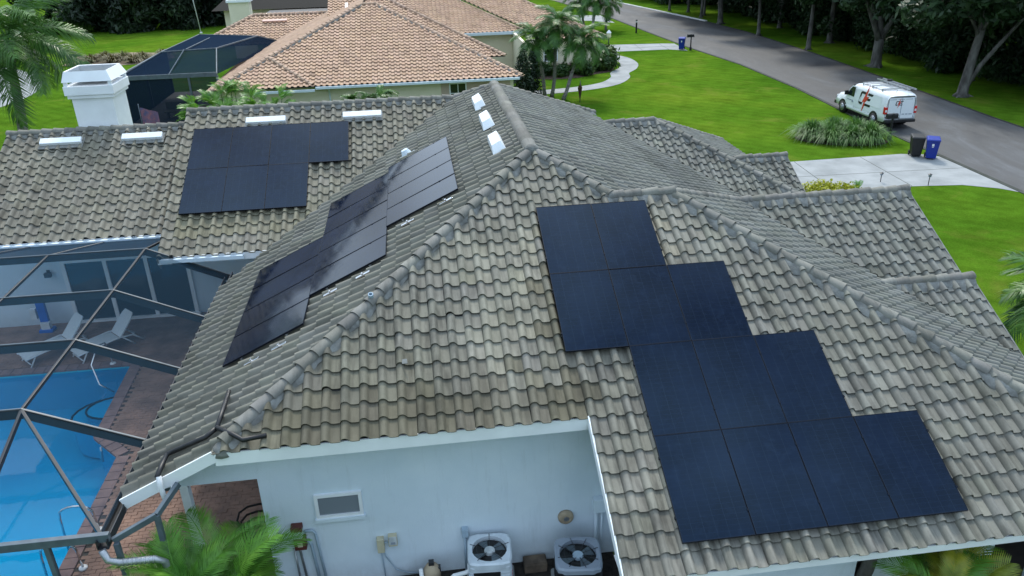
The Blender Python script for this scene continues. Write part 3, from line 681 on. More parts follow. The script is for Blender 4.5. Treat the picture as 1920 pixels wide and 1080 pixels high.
roof.cap((0,d_,ZA), (0,.1,ZA), mortar=.16, r=.17)                               # main ridge
roof.cap((4.05,d_+4.05,H(4.05)), (.1,d_+.1,H(.1)))
roof.cap((-g_,yL,zL), (-.1,d_+.1,H(.1)), m_sides=(-1,))
roof.cap((-h_+.02,yL,zL), (-g_-.1,yL,zL), mortar=.16)
roof.cap((-h_-17*TW,yL,zL2), (-h_+.05,yL,zL2), mortar=.16)
roof.cap((5.33,1.15,zG1), (c_+b_+.1,-b_+.1,H(b_+.1)))
roof.cap((xG,1.15,zG1), (5.36,1.15,zG1), mortar=.24)
roof.cap((xGb,yGb,zG1b), (7.75,yGb,zG1b), mortar=.26)
roof.cap((x2b,yG2,zG2), (x2a,yG2,zG2), mortar=.2)
roof.cap((9.75,x2b+yG2-9.75,zG2-T*(9.75-x2b)), (x2b+.1,yG2-.1,zG2-.05))
roof.cap((10.2,yG2+10.2-x2b,zG2-T*(10.2-x2b)), (x2b+.1,yG2+.1,zG2-.05))
roof.cap((xG3,yG3,zG3), (8.58,yG3,zG3), mortar=.2)
for (x, y, z, r) in ((0,0,ZA,.15),(b_,-b_,H(b_)-.02,.12),(b_+c_,-b_,H(b_)-.02,.12),(0,d_,ZA,.14),(x2b,yG2,zG2-.02,.12),(-a_+.12,-a_+.12,H(a_)-.06,.15)):
    q = MB(); q.smooth = True; q.lathe([(r*1.25,-.08),(r*1.05,.03),(r*.75,.075),(r*.4,.095),(.01,.10)], 12); o = q.obj('ridge_end_mortar', 'mortar', house); o.location = (x,y,z+.05)
roof_obj = roof.finish(300)
for nm, m_, (x, y), sz in (('tile_chip','nbtile',(4.02,-5.02),.09),('mortar_chip','mortar',(-3.0,-4.9),.05)):
    q = MB(); q.add([(-sz,-sz*.8,0),(sz,-sz,0),(sz*.8,sz,.004),(-sz*.7,sz*.9,.006),(-sz,-sz*.8,.016),(sz,-sz,.018),(sz*.8,sz,.02),(-sz*.7,sz*.9,.02)], [(4,5,6,7),(0,1,5,4),(1,2,6,5),(2,3,7,6),(3,0,4,7)]); o = q.obj(nm, m_, house); o.matrix_basis = Matrix.Translation((x,y,ZA+T*y+.105)) @ Matrix.Rotation(math.atan(T),4,'X')
# flashing sheet between the two right gables
b = MB(); b.add([(7.3,-1.45,3.40),(9.9,-1.5,3.36),(9.9,-1.68,3.44),(7.3,-1.68,3.45)], [(0,1,2,3)]); b.add([(7.3,-1.45,3.38),(9.9,-1.5,3.34),(9.9,-1.68,3.42),(7.3,-1.68,3.43)], [(3,2,1,0)]); b.obj('valley_flashing', 'alu', house)

# walls
def wall(name, boxes, m='stucco', parent=house, bevel=0):
    b = MB()
    for x in boxes: b.box(*x)
    return b.obj(name, m, parent, bevel)
WX, WY = -5.69, -5.42
wall('south_wall', [(WX,.7,WY,WY+.2,-.05,3.86)])
wall('west_wall', [(WX,WX+.2,WY+.2,7.2,-.05,3.86)])
wall('lanai_header', [(-7.25,WX,WY,WY+.2,2.58,3.0)])
b = MB(); b.add([(-7.25,WY,3.0),(WX,WY,3.0),(WX,WY,3.8),(-7.25,WY+.001,3.06)], [(0,1,2,3)]); b.add([(-7.25,WY+.2,3.0),(WX,WY+.2,3.0),(WX,WY+.2,3.8),(-7.25,WY+.2,3.06)], [(3,2,1,0)]); b.obj('lanai_gable_infill', 'stucco', house)
wall('rear_wall', [(-22,-9.5,6.95,7.15,-.05,3.9),(-9.5,WX,6.95,7.15,-.05,3.7)])
wall('bedroom_wall', [(.7,4.06,-7.95,-7.75,-.05,2.5),(.7,.9,-7.75,WY,-.05,2.7),(4.36,5.02,-7.95,-7.75,-.05,2.5)])
wall('porch_recess', [(4.0,10.5,-5.6,-5.4,-.05,3.0)], 'porch_shade')
for x in (6.0, 7.35): wall('porch_column', [(x,x+.34,-8.1,-7.76,-.05,2.45)], 'stucco', house, .02)
wall('east_wall', [(9.2,9.4,-8,1,-.05,2.4),(9.6,9.8,1,12,-.05,2.3)])
# fascias and soffits
def fascia(name, p, q, h=.2, th=.03, dz=0, m='white'):
    b = MB(); p, q = Vector(p), Vector(q); b.bar(p+Vector((0,0,-h/2+dz)), q+Vector((0,0,-h/2+dz)), th, h); return b.obj(name, m, house)
zF, zE, zW = H(a_), H(e_), H(w_)
fascia('fascia', (-a_,-a_-.01,zF-.005), (r_,-a_-.01,zF-.005), .24)
fascia('fascia', (r_,-e_-.01,zE-.01), (9.84,-e_-.01,zE-.01), .13)
fascia('rake_fascia', (r_+.01,-a_,zF+.05), (r_+.01,-e_,zE+.05), .17)
fascia('rake_fascia', (-a_,-a_,zF+.03), (-w_,-a_,zW+.03), .2)
fascia('west_fascia', (-w_+.02,-a_,zW-.01), (-w_+.02,3.2,zW-.01), .15, m='bronze')
fascia('left_fascia', (-h_-17*TW,4.5,zL2-T*(yL-4.5)+.01), (-h_,4.5,zL2-T*(yL-4.5)+.01), .2)
fascia('left_fascia', (-h_,3.23,zL-T*(yL-3.23)+.01), (-6.55,3.23,zL-T*(yL-3.23)+.01), .2)
fascia('gable_rake', (-h_+.02,yL,zL-.01), (-h_+.02,3.23,zL-T*(yL-3.23)-.01), .34, m='mortar')
fascia('gable_rake', (-h_-17*TW,yL,zL2+.02), (-h_-17*TW,4.5,zL2-T*(yL-4.5)+.0), .2, m='mortar')
fascia('gable_rake', (xG+.0,1.15,zG1), (xG+.0,-1.6,zG1-T*2.75), .2, m='mortar'); fascia('gable_rake', (xGb,yGb,zG1b), (xGb,-5.6,zG1b-T*3.88), .2, m='mortar')
fascia('gable_rake', (xG3,yG3,zG3), (xG3,6.2,zG3-T*2.89), .2, m='mortar')
b = MB(); b.bar((-9.35,3.16,zL-T*(yL-3.23)-.07), (-7.25,3.16,zL-T*(yL-3.23)-.09), .11, .1); b.obj('gutter', 'gutterblue', house)
b = MB(); b.bar((-14.8,4.42,zL2-T*(yL-4.5)-.06), (-9.5,4.42,zL2-T*(yL-4.5)-.06), .11, .1); b.obj('gutter', 'gutterblue', house)
def soffit(pts, z): 
    b = MB(); b.add([(x,y,z) for x,y in pts], [tuple(range(len(pts)))]); b.obj('soffit', 'white', house)
soffit([(-a_,-a_+.02),(.7,-a_+.02),(.7,WY),(-a_,WY)], zF-.19)
soffit([(r_+.03,-e_+.02),(9.8,-e_+.02),(9.8,-7.9),(r_+.03,-7.9)], zE-.13)
soffit([(-14.8,4.5),(-9.5,4.5),(-9.5,7),(-14.8,7)], zL2-T*(yL-4.5)-.18)
# chimney
ch = MB(); ch.box(-12.92,-11.72,9.2,10.5,3.5,6.55); ch.box(-13.0,-11.64,9.12,10.58,6.55,6.66); ch.box(-13.05,-11.59,9.07,10.63,6.66,6.93)
chim = ch.obj('chimney', 'white', house, .01)
cc = MB()
for x in (-12.97,-11.67):
    for y in (9.15,10.55): cc.box(x-.05,x+.05,y-.05,y+.05,6.93,7.06)
lo = [(-13.05,9.07),(-11.59,9.07),(-11.59,10.63),(-13.05,10.63)]; hi = [(-12.97,9.2),(-11.72,9.2),(-11.72,10.5),(-12.97,10.5)]
V = [(x,y,7.06) for x,y in lo]+[(x,y,7.36) for x,y in hi]+[(x*.995-.06,y*1.0,7.06) for x,y in lo]+[(-12.345+(x+12.345)*.93,9.85+(y-9.85)*.93,7.35) for x,y in hi]
cc.add(V, [(i,(i+1)%4,4+(i+1)%4,4+i) for i in range(4)]+[(4+i,4+(i+1)%4,12+(i+1)%4,12+i) for i in range(4)]+[(12+i,12+(i+1)%4,8+(i+1)%4,8+i) for i in range(4)])
cc.obj('chimney_hood', 'white', chim)
fl = MB(); fl.box(-12.85,-11.8,9.3,10.4,7.12,7.17); fl.obj('hood_shade_plate', 'greybeam', chim)  # dark plate added to stand in for the shade inside the hood

def frame_of(kind, p):
    c, s = CT, T*CT
    u, v, n = {'S': ((1,0,0),(0,c,s),(0,-s,c)), 'W': ((0,-1,0),(c,0,s),(-s,0,c)), 'E': ((0,1,0),(-c,0,s),(s,0,c))}[kind]
    return Matrix(((u[0],v[0],n[0],p[0]),(u[1],v[1],n[1],p[1]),(u[2],v[2],n[2],p[2]),(0,0,0,1)))
# white attic vents (long low hoods) on the left wing, box vents on the west slope
vm = MB(); vm.add([(-.59,-.10,.05),(.59,-.10,.05),(.59,.13,.05),(-.59,.13,.05),(-.59,-.10,.15),(.59,-.10,.15),(.59,.11,.18),(-.59,.11,.18)], [(0,3,2,1),(4,5,6,7),(0,1,5,4),(1,2,6,5),(2,3,7,6),(3,0,4,7)])
vm = vm.mesh('attic_vent', 'skylight', .012)
vf = MB(); vf.box(-.64,.64,-.24,.2,.03,.062); vf = vf.mesh('vent_flashing', 'mortar')
for x, y, zr in ((-7.0,8.0,zL),(-4.09,8.02,zL),(-13.1,8.16,zL2),(-10.75,8.18,zL2)):
    v_ = link('attic_vent', vm, house, frame_of('S', (x,y,zr-T*(yL-y)+.02))); link('vent_flashing', vf, v_)
bv = MB(); bv.add([(-.62,-.17,.05),(.62,-.17,.05),(.62,.17,.05),(-.62,.17,.05),(-.46,-.10,.24),(.46,-.10,.24),(.46,.14,.25),(-.46,.14,.25)], [(0,3,2,1),(4,5,6,7),(0,1,5,4),(1,2,6,5),(2,3,7,6),(3,0,4,7)])
bv = bv.mesh('box_vent', 'skylight', .015)
for y in (6.05, 3.75, 1.42): link('box_vent', bv, house, frame_of('W', (-.66*CT,y,ZA-T*.66*CT+.03)))
pb = MB(); pb.lathe([(.16,.04),(.13,.12),(.10,.2),(.0,.21)], 10); pb.box(-.26,.26,-.25,.25,.03,.05); pb.obj('pipe_boot', 'gutterblue', house).matrix_basis = frame_of('W', (-3.07*CT,5.04,ZA-T*3.07*CT))
pp = MB(); pp.lathe([(.05,.0),(.05,.16),(.035,.16),(.035,.1)], 8); pp.obj('vent_pipe', 'greypvc', house).matrix_basis = frame_of('S', (-3.55,-3.55,ZA-T*3.55+.06))

# ------------------------------------------------------------------ solar panels
GW, GH = PW-.007, PH-.004
fm = MB()
fm.box(-GW/2,GW/2,-GH/2,-GH/2+.010,-.035,0); fm.box(-GW/2,GW/2,GH/2-.010,GH/2,-.035,0); fm.box(-GW/2,-GW/2+.010,-GH/2+.010,GH/2-.010,-.035,0); fm.box(GW/2-.010,GW/2,-GH/2+.010,GH/2-.010,-.035,0)
fm.box(-GW/2+.010,GW/2-.010,-GH/2+.010,GH/2-.010,-.030,-.012)
frame_me = fm.mesh('panel_frame', 'pvframe')
gm = MB(); gm.add([(-GW/2+.010,-GH/2+.010,-.004),(GW/2-.010,-GH/2+.010,-.004),(GW/2-.010,GH/2-.010,-.004),(-GW/2+.010,GH/2-.010,-.004)], [(0,1,2,3)]); glass_me = gm.mesh('panel_glass', 'pv')
cl = MB(); cl.box(-.014,.014,-.02,.02,-.03,.006); clamp_me = cl.mesh('panel_clamp', 'pvframe')
rl = MB(); rl.box(-GW/2-.008,GW/2+.008,-.02,.02,-.085,-.036); rail_me = rl.mesh('mounting_rail', 'alu')
def panel(kind, c, label, group):
    M = frame_of(kind, c) @ Matrix.Rotation(random.gauss(0,.004), 4, 'X') @ Matrix.Rotation(random.gauss(0,.003), 4, 'Y')
    p = thing('solar_panel', label, 'solar panel', group=group, mw=M)
    link('panel_frame', frame_me, p); link('panel_glass', glass_me, p)
    for y in (-.28*PH, .28*PH):
        link('mounting_rail', rail_me, p, Matrix.Translation((0,y,0)))
        for x in (-PW/2, PW/2): link('panel_clamp', clamp_me, p, Matrix.Translation((x,y,0)))
    return p
ORD = ['first','second','third','fourth','fifth']
OFF = .145/CT
rows = {}
for i, j in F_CELLS: rows.setdefault(j, []).append(i)
rown = ['top row','second row','third row','bottom row']
for i, j in F_CELLS:
    y = PY0-(j+.5)*PH*CT; k = rows[j].index(i)
    panel('S', (PX0+(i+.5)*PW,y,ZA+T*y+OFF), f'dark blue solar panel, {ORD[k]} from the pool side in the {rown[j]} of the front array'.replace('dark blue ',''), 'panels on the front slope')
for i, j in L_CELLS:
    y = LY0-(j+.5)*PH*CT
    panel('S', (LX0+(i+.5)*PW,y,zL-T*(yL-y)+OFF), f'solar panel, {ORD[i]} from the gable edge in the {"upper" if j == 0 else "lower"} row near white vents', 'panels on the rear wing slope')
cn = ['upper','middle','lower']
for q, (s0, yf, n) in enumerate(W_COLS):
    for k in range(n):
        s = s0+.89; y = yf-(k+.5)*WSTEP
        panel('W', (-s*CT,y,ZA-T*s*CT+OFF), f'black solar panel on the pool side slope, {ORD[k]} from the far end, {cn[q]} tier', 'panels on the pool side slope')
# bright metal tile hooks showing below the pool side panels
hk = MB(); hk.box(-.16,.16,-.035,.035,.05,.085); hk.box(-.02,.02,-.03,.03,.085,.12); hk_me = hk.mesh('mounting_hook', 'steel', .006)
for k, (y, s) in enumerate(((-.53,2.15),(-.58,3.1),(-2.2,4.15),(-2.22,4.9),(-3.5,5.9),(-3.52,6.5))):
    o = link('mounting_hook', hk_me, None, frame_of('W', (-s*CT,y,ZA-T*s*CT+.01)) @ Matrix.Rotation(R_(90), 4, 'Z'))
    tag(o, 'shiny metal mounting hook below a pool side panel, ' + (ORD[k] if k < 5 else 'sixth') + ' from the ridge', 'bracket', 'panel mounting hooks')

# ------------------------------------------------------------------ windows, sliding doors and things on the house walls
win = MB(); win.box(-4.79,-3.96,WY-.05,WY+.01,1.60,1.66); win.box(-4.79,-3.96,WY-.05,WY+.01,2.06,2.12); win.box(-4.79,-4.73,WY-.05,WY+.01,1.66,2.06); win.box(-4.02,-3.96,WY-.05,WY+.01,1.66,2.06)
wf = win.obj('window', 'white', house)
p_ = MB(); p_.box(-4.73,-4.02,WY-.02,WY+.004,1.66,2.06); p_.obj('pane', 'louvre', wf)
s_ = MB(); s_.box(-4.82,-3.93,WY-.075,WY,1.53,1.60); s_.obj('sill', 'stucco', wf)
sl = MB()
SY = 6.93
for x in (-13.5,-12.28,-11.07,-9.86): sl.box(x-.06,x+.06,SY-.06,SY+.02,.03,2.05)
sl.box(-13.56,-9.8,SY-.06,SY+.02,2.05,2.14); sl.box(-13.6,-9.76,SY-.12,SY+.02,.02,.10)
sd_ = sl.obj('sliding_door', 'white', house)
for x in (-13.44,-12.22,-11.01):
    g = MB(); g.box(x,x+1.09,SY-.02,SY+.016,.10,2.05); g.obj('pane', 'sliderglass', sd_)
# wall lantern left of the slider
def wall_thing(name, label, cat, build, group=None):
    t_ = thing(name, label, cat, group=group); build(t_); return t_
def bx(t_, name, m, *a, bevel=.008):
    b = MB(); b.box(*a); return b.obj(name, m, t_, bevel)
def tb(t_, name, m, pts, r, n=8):
    b = MB(); b.smooth = True; b.tube(pts, r, n); return b.obj(name, m, t_)
def _(t_):
    bx(t_,'backplate','bronze',-14.02,-13.92,SY-.02,SY,1.72,1.86); bx(t_,'lamp_shade','bronze',-14.06,-13.88,SY-.16,SY-.03,1.66,1.80)
wall_thing('wall_lantern', 'small dark wall lantern beside the sliding glass doors', 'lantern', _)
def _(t_):
    W_ = WY
    bx(t_,'box_hood','maroon',-5.26,-5.06,W_-.16,W_-.002,1.44,1.54); bx(t_,'box_body','acwhite',-5.25,-5.08,W_-.13,W_-.002,1.27,1.44); bx(t_,'box_base','maroon',-5.24,-5.03,W_-.15,W_-.002,1.02,1.27)
    bx(t_,'dial_cover','beige',-5.18,-5.09,W_-.162,W_-.148,1.10,1.22)
    tb(t_,'conduit','greypvc',[(-5.05,W_-.05,1.36),(-4.90,W_-.05,1.36),(-4.86,W_-.05,1.30),(-4.78,W_-.05,.0)],.026)
    tb(t_,'conduit','greypvc',[(-5.0,W_-.05,1.16),(-4.96,W_-.05,1.04),(-4.90,W_-.05,.0)],.030)
    tb(t_,'conduit','alu',[(-5.2,W_-.05,1.03),(-5.17,W_-.05,.9),(-5.12,W_-.05,.0)],.024)
    tb(t_,'conduit','alu',[(-5.27,W_-.05,1.0),(-5.25,W_-.05,.0)],.02)
wall_thing('electric_meter_box', 'maroon and white electrical box with grey conduits on blue wall', 'electrical box', _)
def _(t_):
    bx(t_,'box_body','beige',-3.79,-3.66,WY-.12,WY-.002,.72,1.03)
    tb(t_,'cable','greypvc',[(-3.74,WY-.03,.73),(-3.72,WY-.03,.4),(-3.71,WY-.03,0)],.012,6); tb(t_,'cable','greypvc',[(-3.70,WY-.03,.73),(-3.66,WY-.03,.55),(-3.5,WY-.04,.22),(-3.3,WY-.05,.12),(-3.05,WY-.06,.08)],.012,6)
wall_thing('timer_box', 'tall cream control box on blue wall with grey cables hanging below', 'control box', _)
def _(t_):
    bx(t_,'box_body','beige',-3.58,-3.42,WY-.09,WY-.002,.82,1.07); bx(t_,'box_lid','dirtywhite',-3.57,-3.43,WY-.098,WY-.088,.86,1.05); bx(t_,'dial_plate','greyvinyl',-3.54,-3.46,WY-.104,WY-.097,.88,.93)
    tb(t_,'conduit_stub','greypvc',[(-3.68,WY-.05,.9),(-3.57,WY-.05,.9)],.016,6)
wall_thing('timer_dial_box', 'squarish beige timer box beside the tall cream box', 'control box', _)
def _(t_):
    bx(t_,'switch_cover','greypvc',-2.23,-2.11,WY-.12,WY-.002,.86,1.04); tb(t_,'conduit','greypvc',[(-2.17,WY-.05,.87),(-2.18,WY-.05,0)],.03)
wall_thing('disconnect_switch', 'small grey disconnect switch above the white air conditioner', 'switch box', _)
def _(t_):
    bx(t_,'switch_cover','stucco',.25,.48,WY-.14,WY-.002,1.12,1.42); tb(t_,'conduit','stucco',[(.32,WY-.05,1.13),(.31,WY-.05,.0)],.035); tb(t_,'conduit','stucco',[(.43,WY-.05,1.13),(.42,WY-.05,.0)],.02)
wall_thing('painted_disconnect_box', 'blue painted disconnect box near the rake above the grey air conditioner', 'switch box', _)
def _(t_):
    b = MB(); b.smooth = True; b.lathe([(.15,0),(.15,.05),(.12,.09),(.08,.09)], 18); o = b.obj('vent_ring','tan',t_); o.rotation_euler = (R_(90),0,0); o.location = (-.26,WY-.002,1.02)
    b = MB(); b.lathe([(.08,.0),(.05,.07)], 14); o = b.obj('vent_flap','alu',t_); o.rotation_euler = (R_(90),0,0); o.location = (-.26,WY-.03,1.02)
wall_thing('dryer_vent', 'round weathered dryer vent on the blue wall', 'vent', _)

# air conditioners
def ac_unit(cx, cy, sx, sy, hgt, rz, label, top_m, body_m, dark):
    t_ = thing('air_conditioner', label, 'air conditioner', (cx,cy,0), R_(rz), 'air conditioners by the wall')
    def rr(s, rad, n=5):
        P = []
        for q, (ax, ay) in enumerate(((1,1),(-1,1),(-1,-1),(1,-1))):
            for k in range(n+1):
                a = math.pi/2*(q+k/n); P.append((ax*(sx*s/2-rad)+rad*math.cos(a), ay*(sy*s/2-rad)+rad*math.sin(a)))
        return P
    o = MB(); o.prism(rr(1.12,.05), 0, .06); o.obj('pad','concrete',t_)
    b = MB(); b.prism(rr(.97,.09), .06, hgt-.1); b.obj('coil_cabinet', body_m, t_, .01)
    # louvre ribs
    l = MB()
    for k in range(9): z = .12+k*(hgt-.28)/9; l.prism(rr(.985,.09), z, z+.02)
    l.obj('louvre_ribs', body_m, t_)
    # top shroud with round opening
    n = 24; R0 = min(sx,sy)*.40; outer = []
    base = rr(1.0,.1,5); m = len(base)
    V = []; F = []
    for k in range(n):
        a = 2*math.pi*k/n; d = Vector((math.cos(a),math.sin(a)))
        hx, hy = sx/2, sy/2; s = min(hx/abs(d.x) if abs(d.x) > 1e-6 else 9, hy/abs(d.y) if abs(d.y) > 1e-6 else 9)
        s = min(s, math.hypot(hx,hy)*.90); p = d*s
        V += [(p.x,p.y,hgt-.12),(p.x,p.y,hgt-.03),(p.x*.93,p.y*.93,hgt),(d.x*R0,d.y*R0,hgt-.008),(d.x*R0*.98,d.y*R0*.98,hgt-.14)]
    for k in range(n):
        k2 = (k+1)%n
        for q in range(4): F.append((k*5+q, k2*5+q, k2*5+q+1, k*5+q+1))
    b = MB(); b.smooth = False; b.add(V,F); b.obj('top_shroud', top_m, t_)
    g = MB(); g.lathe([(R0*.985,hgt-.13),(R0*.985,hgt-.096)], 20); g.obj('fan_shade_disc', 'black', t_)  # black disc paints the shade down inside the fan opening
    for k in range(4):
        f = MB(); a0 = 2*math.pi*k/4+.4
        P = [(.07*math.cos(a0),.07*math.sin(a0),hgt-.085),(R0*.9*math.cos(a0-.28),R0*.9*math.sin(a0-.28),hgt-.09),(R0*.92*math.cos(a0+.42),R0*.92*math.sin(a0+.42),hgt-.05),(.07*math.cos(a0+.7),.07*math.sin(a0+.7),hgt-.06)]
        f.add(P,[(0,1,2,3)]); f.add([(x,y,z-.006) for x,y,z in P],[(3,2,1,0)]); f.obj('fan_blade', 'greybeam', t_)
    h = MB(); h.lathe([(.10,hgt-.095),(.10,hgt-.05),(.085,hgt-.03),(.0,hgt-.028)], 16); h.obj('fan_motor', 'dirtywhite' if not dark else 'greypvc', t_)
    for k in range(8 if dark else 5):
        a = 2*math.pi*k/(8 if dark else 5)+.3; tb(t_, 'guard_wire', 'bronze', [(.09*math.cos(a),.09*math.sin(a),hgt-.03),((R0+.05)*math.cos(a),(R0+.05)*math.sin(a),hgt+.006)], .006, 5)
    for q in (.45,.75):
        tb(t_, 'guard_ring', 'bronze', [(R0*q*math.cos(2*math.pi*k/24),R0*q*math.sin(2*math.pi*k/24),hgt-.005) for k in range(25)], .0035, 4)
    return t_
ac = ac_unit(-1.76,-5.93,.80,.80,.92,-4,'white air conditioner with open fan and pale motor hub, standing near the switch','acwhite','acwhite',False)
b = MB(); b.box(-.3,.18,-.398,-.389,.14,.72); b.obj('coil_grille','black',ac); b = MB(); b.box(.389,.397,-.30,-.18,.45,.68); b.obj('warning_sticker','red',ac)
ac_unit(-.19,-6.25,.84,.84,.88,-7,'grey air conditioner with dark cabinet and fan guard, beside the rake','greyvinyl','black',True)
def _(t_):
    b = MB(); b.smooth = True; b.lathe([(.0,.0),(.16,.0),(.16,.34),(.15,.42),(.10,.50),(.05,.53),(.0,.53)], 18, (-2.83,-5.75)); b.obj('tank_body','tan',t_)
    bx(t_,'valve','bronze',-2.88,-2.78,-5.8,-5.7,.52,.60); bx(t_,'label_plate','bronze',-2.72,-2.665,-5.80,-5.70,.36,.46)
wall_thing('pressure_tank', 'tan pressure tank with dark valve beside the air conditioner', 'tank', _)
t_ = thing('black_pump', 'low black pump lying by the blue wall', 'pump'); tb(t_,'pump_body','black',[(-3.5,-5.85,.16),(-3.1,-5.8,.17)],.13,12); bx(t_,'pump_base','black',-3.5,-3.15,-5.95,-5.7,.0,.06)
t_ = thing('pvc_riser', 'short white pipe standing beside the tan tank', 'pipe'); tb(t_,'pipe','pvc',[(-3.0,-5.9,0),(-3.03,-5.82,.5)],.04,10); tb(t_,'pipe_collar','pvc',[(-3.0,-5.9,.1),(-3.004,-5.885,.2)],.052,10)
t_ = thing('pvc_elbow', 'white bent pipe joining the white air conditioner', 'pipe'); tb(t_,'pipe','pvc',[(-2.52,-6.15,0),(-2.5,-6.1,.46),(-2.44,-6.08,.5),(-2.2,-6.05,.52),(-2.14,-6.05,.58),(-2.14,-6.05,.72)],.042,10); tb(t_,'pipe_collar','pvc',[(-2.505,-6.11,.36),(-2.503,-6.105,.44)],.054,10)
t_ = thing('concrete_block', 'weathered brown block between the two air conditioners', 'block'); bx(t_,'block_shell','brownwood',-1.10,-.66,-5.74,-5.47,0,.20,bevel=.02); bx(t_,'block_cap','brownwood',-1.08,-.68,-5.72,-5.49,.202,.22,bevel=.01)
struct(sheet('equipment_bed', [[(-5.6,-9.6),(.68,-9.6),(.68,-5.42),(-5.6,-5.42)]], .006, 'soil'))
struct(sheet('porch_floor', [[(.9,-8.6),(10.4,-8.6),(10.4,-5.4),(.9,-5.4)]], .02, 'porch_shade'))
struct(sheet('front_bed', [[(.68,-12),(10.4,-12),(10.4,-8.6),(.68,-8.6)]], .008, 'mulch'))
b = MB(); b.smooth = True; b.tube([(4.2,-7.7,0),(4.17,-7.85,.8),(4.22,-8.0,1.5),(4.3,-8.0,2.1)], [.17,.13,.11,.1], 9); tr = thing('porch_trunk','rough brown trunk between the blue walls under the lower eave','tree'); b.obj('trunk','bark',tr)
b = MB(); b.tube([(4.25,-7.9,1.3),(4.5,-7.7,1.9)], [.06,.03], 6); b.obj('branch','bark',tr)

# black pool heating hose on the corner of the roof
def WR(y, s, o): return (-s*CT-o*T*CT, y, ZA-T*s*CT+o*CT)
t_ = thing('black_roof_hose', 'black solar heating pipe bending over the roof corner above the blue wall', 'pipe')
tb(t_,'hose','black',[WR(-4.45,6.74,.14),WR(-5.1,6.72,.14),WR(-5.62,6.70,.15)],.042,8)
tb(t_,'hose','black',[WR(-5.62,6.70,.15),WR(-5.72,6.9,.14),WR(-5.62,7.55,.14),WR(-5.60,7.68,.14),WR(-5.9,7.69,.14),WR(-6.18,7.69,.13)],.042,8)
tb(t_,'hose','black',[WR(-5.62,6.70,.16),(-5.78,-5.95,ZA-T*5.95+.16),(-5.62,-6.04,ZA-T*6.04+.14),(-5.25,-6.0,ZA-T*6.0+.14)],.040,8)
tb(t_,'white_elbow','pvc',[WR(-6.16,7.68,.12),(-6.96,-6.22,3.22),(-6.94,-6.22,2.98),(-6.91,-6.21,2.92),(-6.86,-6.19,2.97),(-6.80,-6.1,3.12)],.042,10)

# ------------------------------------------------------------------ pool cage
cage = thing('pool_cage', 'dark bronze framed screen enclosure over the blue pool', 'enclosure')
def beam(p, q, w=.055, h=.17, m='bronze', name='beam', drop=True):
    b = MB(); dz = -h/2 if drop else 0
    b.bar(Vector(p)+Vector((0,0,dz)), Vector(q)+Vector((0,0,dz)), w, h); return b.obj(name, m, cage, .006)
NY = [3.24,.67,-1.74,-4.29]; NX, NZ, EX, EZ = -9.7, 3.72, -7.74, 2.82
for y in NY:
    beam((EX,y,EZ), (NX,y,NZ), .055, .19); beam((NX+.02,y,NZ+.002), (-17.5,y,NZ+.002), .055, .19)
    b = MB(); b.bar((EX,y,EZ+.006),(NX,y,NZ+.006),.03,.012); b.bar((NX,y,NZ+.008),(-17.5,y,NZ+.008),.03,.012); b.obj('screen_spline','greybeam',cage)
ZL2E = zL2-T*(yL-4.5)
for x in (NX,-12.1,-14.6):
    beam((x,NY[0],NZ+.004), (x,NY[3],NZ+.004), .05, .07, name='purlin')
    beam((x,NY[3],NZ), (x+.02,-6.82,2.93), .05, .09, name='purlin')
for x, xe in ((NX,-9.45),(-12.1,-11.1),(-14.6,-13.0)): beam((x,NY[0],NZ+.002), (xe,4.40,ZL2E-.05), .05, .06, name='purlin')
beam((NX,NY[3],NZ), (EX-.02,-6.80,2.90), .055, .11, name='hip_beam')
beam((-7.62,-6.85,2.93), (-17.5,-6.85,2.93), .09, .14, 'greybeam', 'front_beam')
# super gutter running on past the roof corner
g = MB(); g.box(-7.80,-7.63,-6.95,3.0,2.70,2.71); g.box(-7.80,-7.785,-6.95,3.0,2.71,2.86); g.box(-7.645,-7.63,-6.95,-6.1,2.71,2.86); g.obj('gutter','bronze',cage)
beam((-7.6,-6.82,2.80), (-6.97,-6.6,3.02), .07, .10, 'greybeam', 'corner_beam'); beam((-6.97,-6.6,3.02), (-6.72,-6.12,3.22), .07, .10, 'greybeam', 'corner_beam')
for x, y, z1 in ((-6.97,-6.6,2.98),(-8.55,-6.85,2.80),(-7.55,-6.85,2.72),(-11.2,-6.85,2.8)):
    b = MB(); b.box(x-.04,x+.04,y-.04,y+.04,0,z1); b.obj('post','greybeam',cage,.006)
b = MB(); b.bar((-8.5,-6.85,.95),(-7.6,-6.85,.95),.05,.06); b.bar((-7.6,-6.85,.95),(-7.03,-6.78,.95),.05,.06); b.obj('chair_rail','bronze',cage)
d = thing('metal_downpipe','shiny ribbed metal downpipe running beside the cage corner','downpipe')
tb(d,'pipe','alu',[(-7.72,-6.98,2.72),(-7.66,-7.02,2.55),(-7.5,-7.02,2.48),(-7.02,-6.95,2.42),(-6.9,-6.9,2.3),(-6.88,-6.88,0)],.055,10)
for k in range(8): x = -7.46+k*.06; tb(d,'pipe_rib','alu',[(x,-7.015+k*.008,2.476-k*.008),(x+.02,-7.013+k*.008,2.473-k*.008)],.062,10)
def screen(pts, name='screen', m='screen'):
    b = MB(); b.add(pts, [tuple(range(len(pts)))]); return b.obj(name, m, cage)
xs = [NX,-12.1,-14.6,-17.5]
for i in range(3):
    y0, y1 = NY[i], NY[i+1]
    screen([(EX,y0-.03,EZ-.01),(NX,y0-.03,NZ-.01),(NX,y1+.03,NZ-.01),(EX,y1+.03,EZ-.01)])
    for k in range(3): screen([(xs[k],y0-.03,NZ-.012),(xs[k+1],y0-.03,NZ-.012),(xs[k+1],y1+.03,NZ-.012),(xs[k],y1+.03,NZ-.012)])
screen([(NX,NY[0]+.03,NZ-.01),(-9.5,4.40,ZL2E-.06),(-16,4.40,ZL2E-.06),(-17.5,NY[0]+.03,NZ-.01)], m='eavescreen')
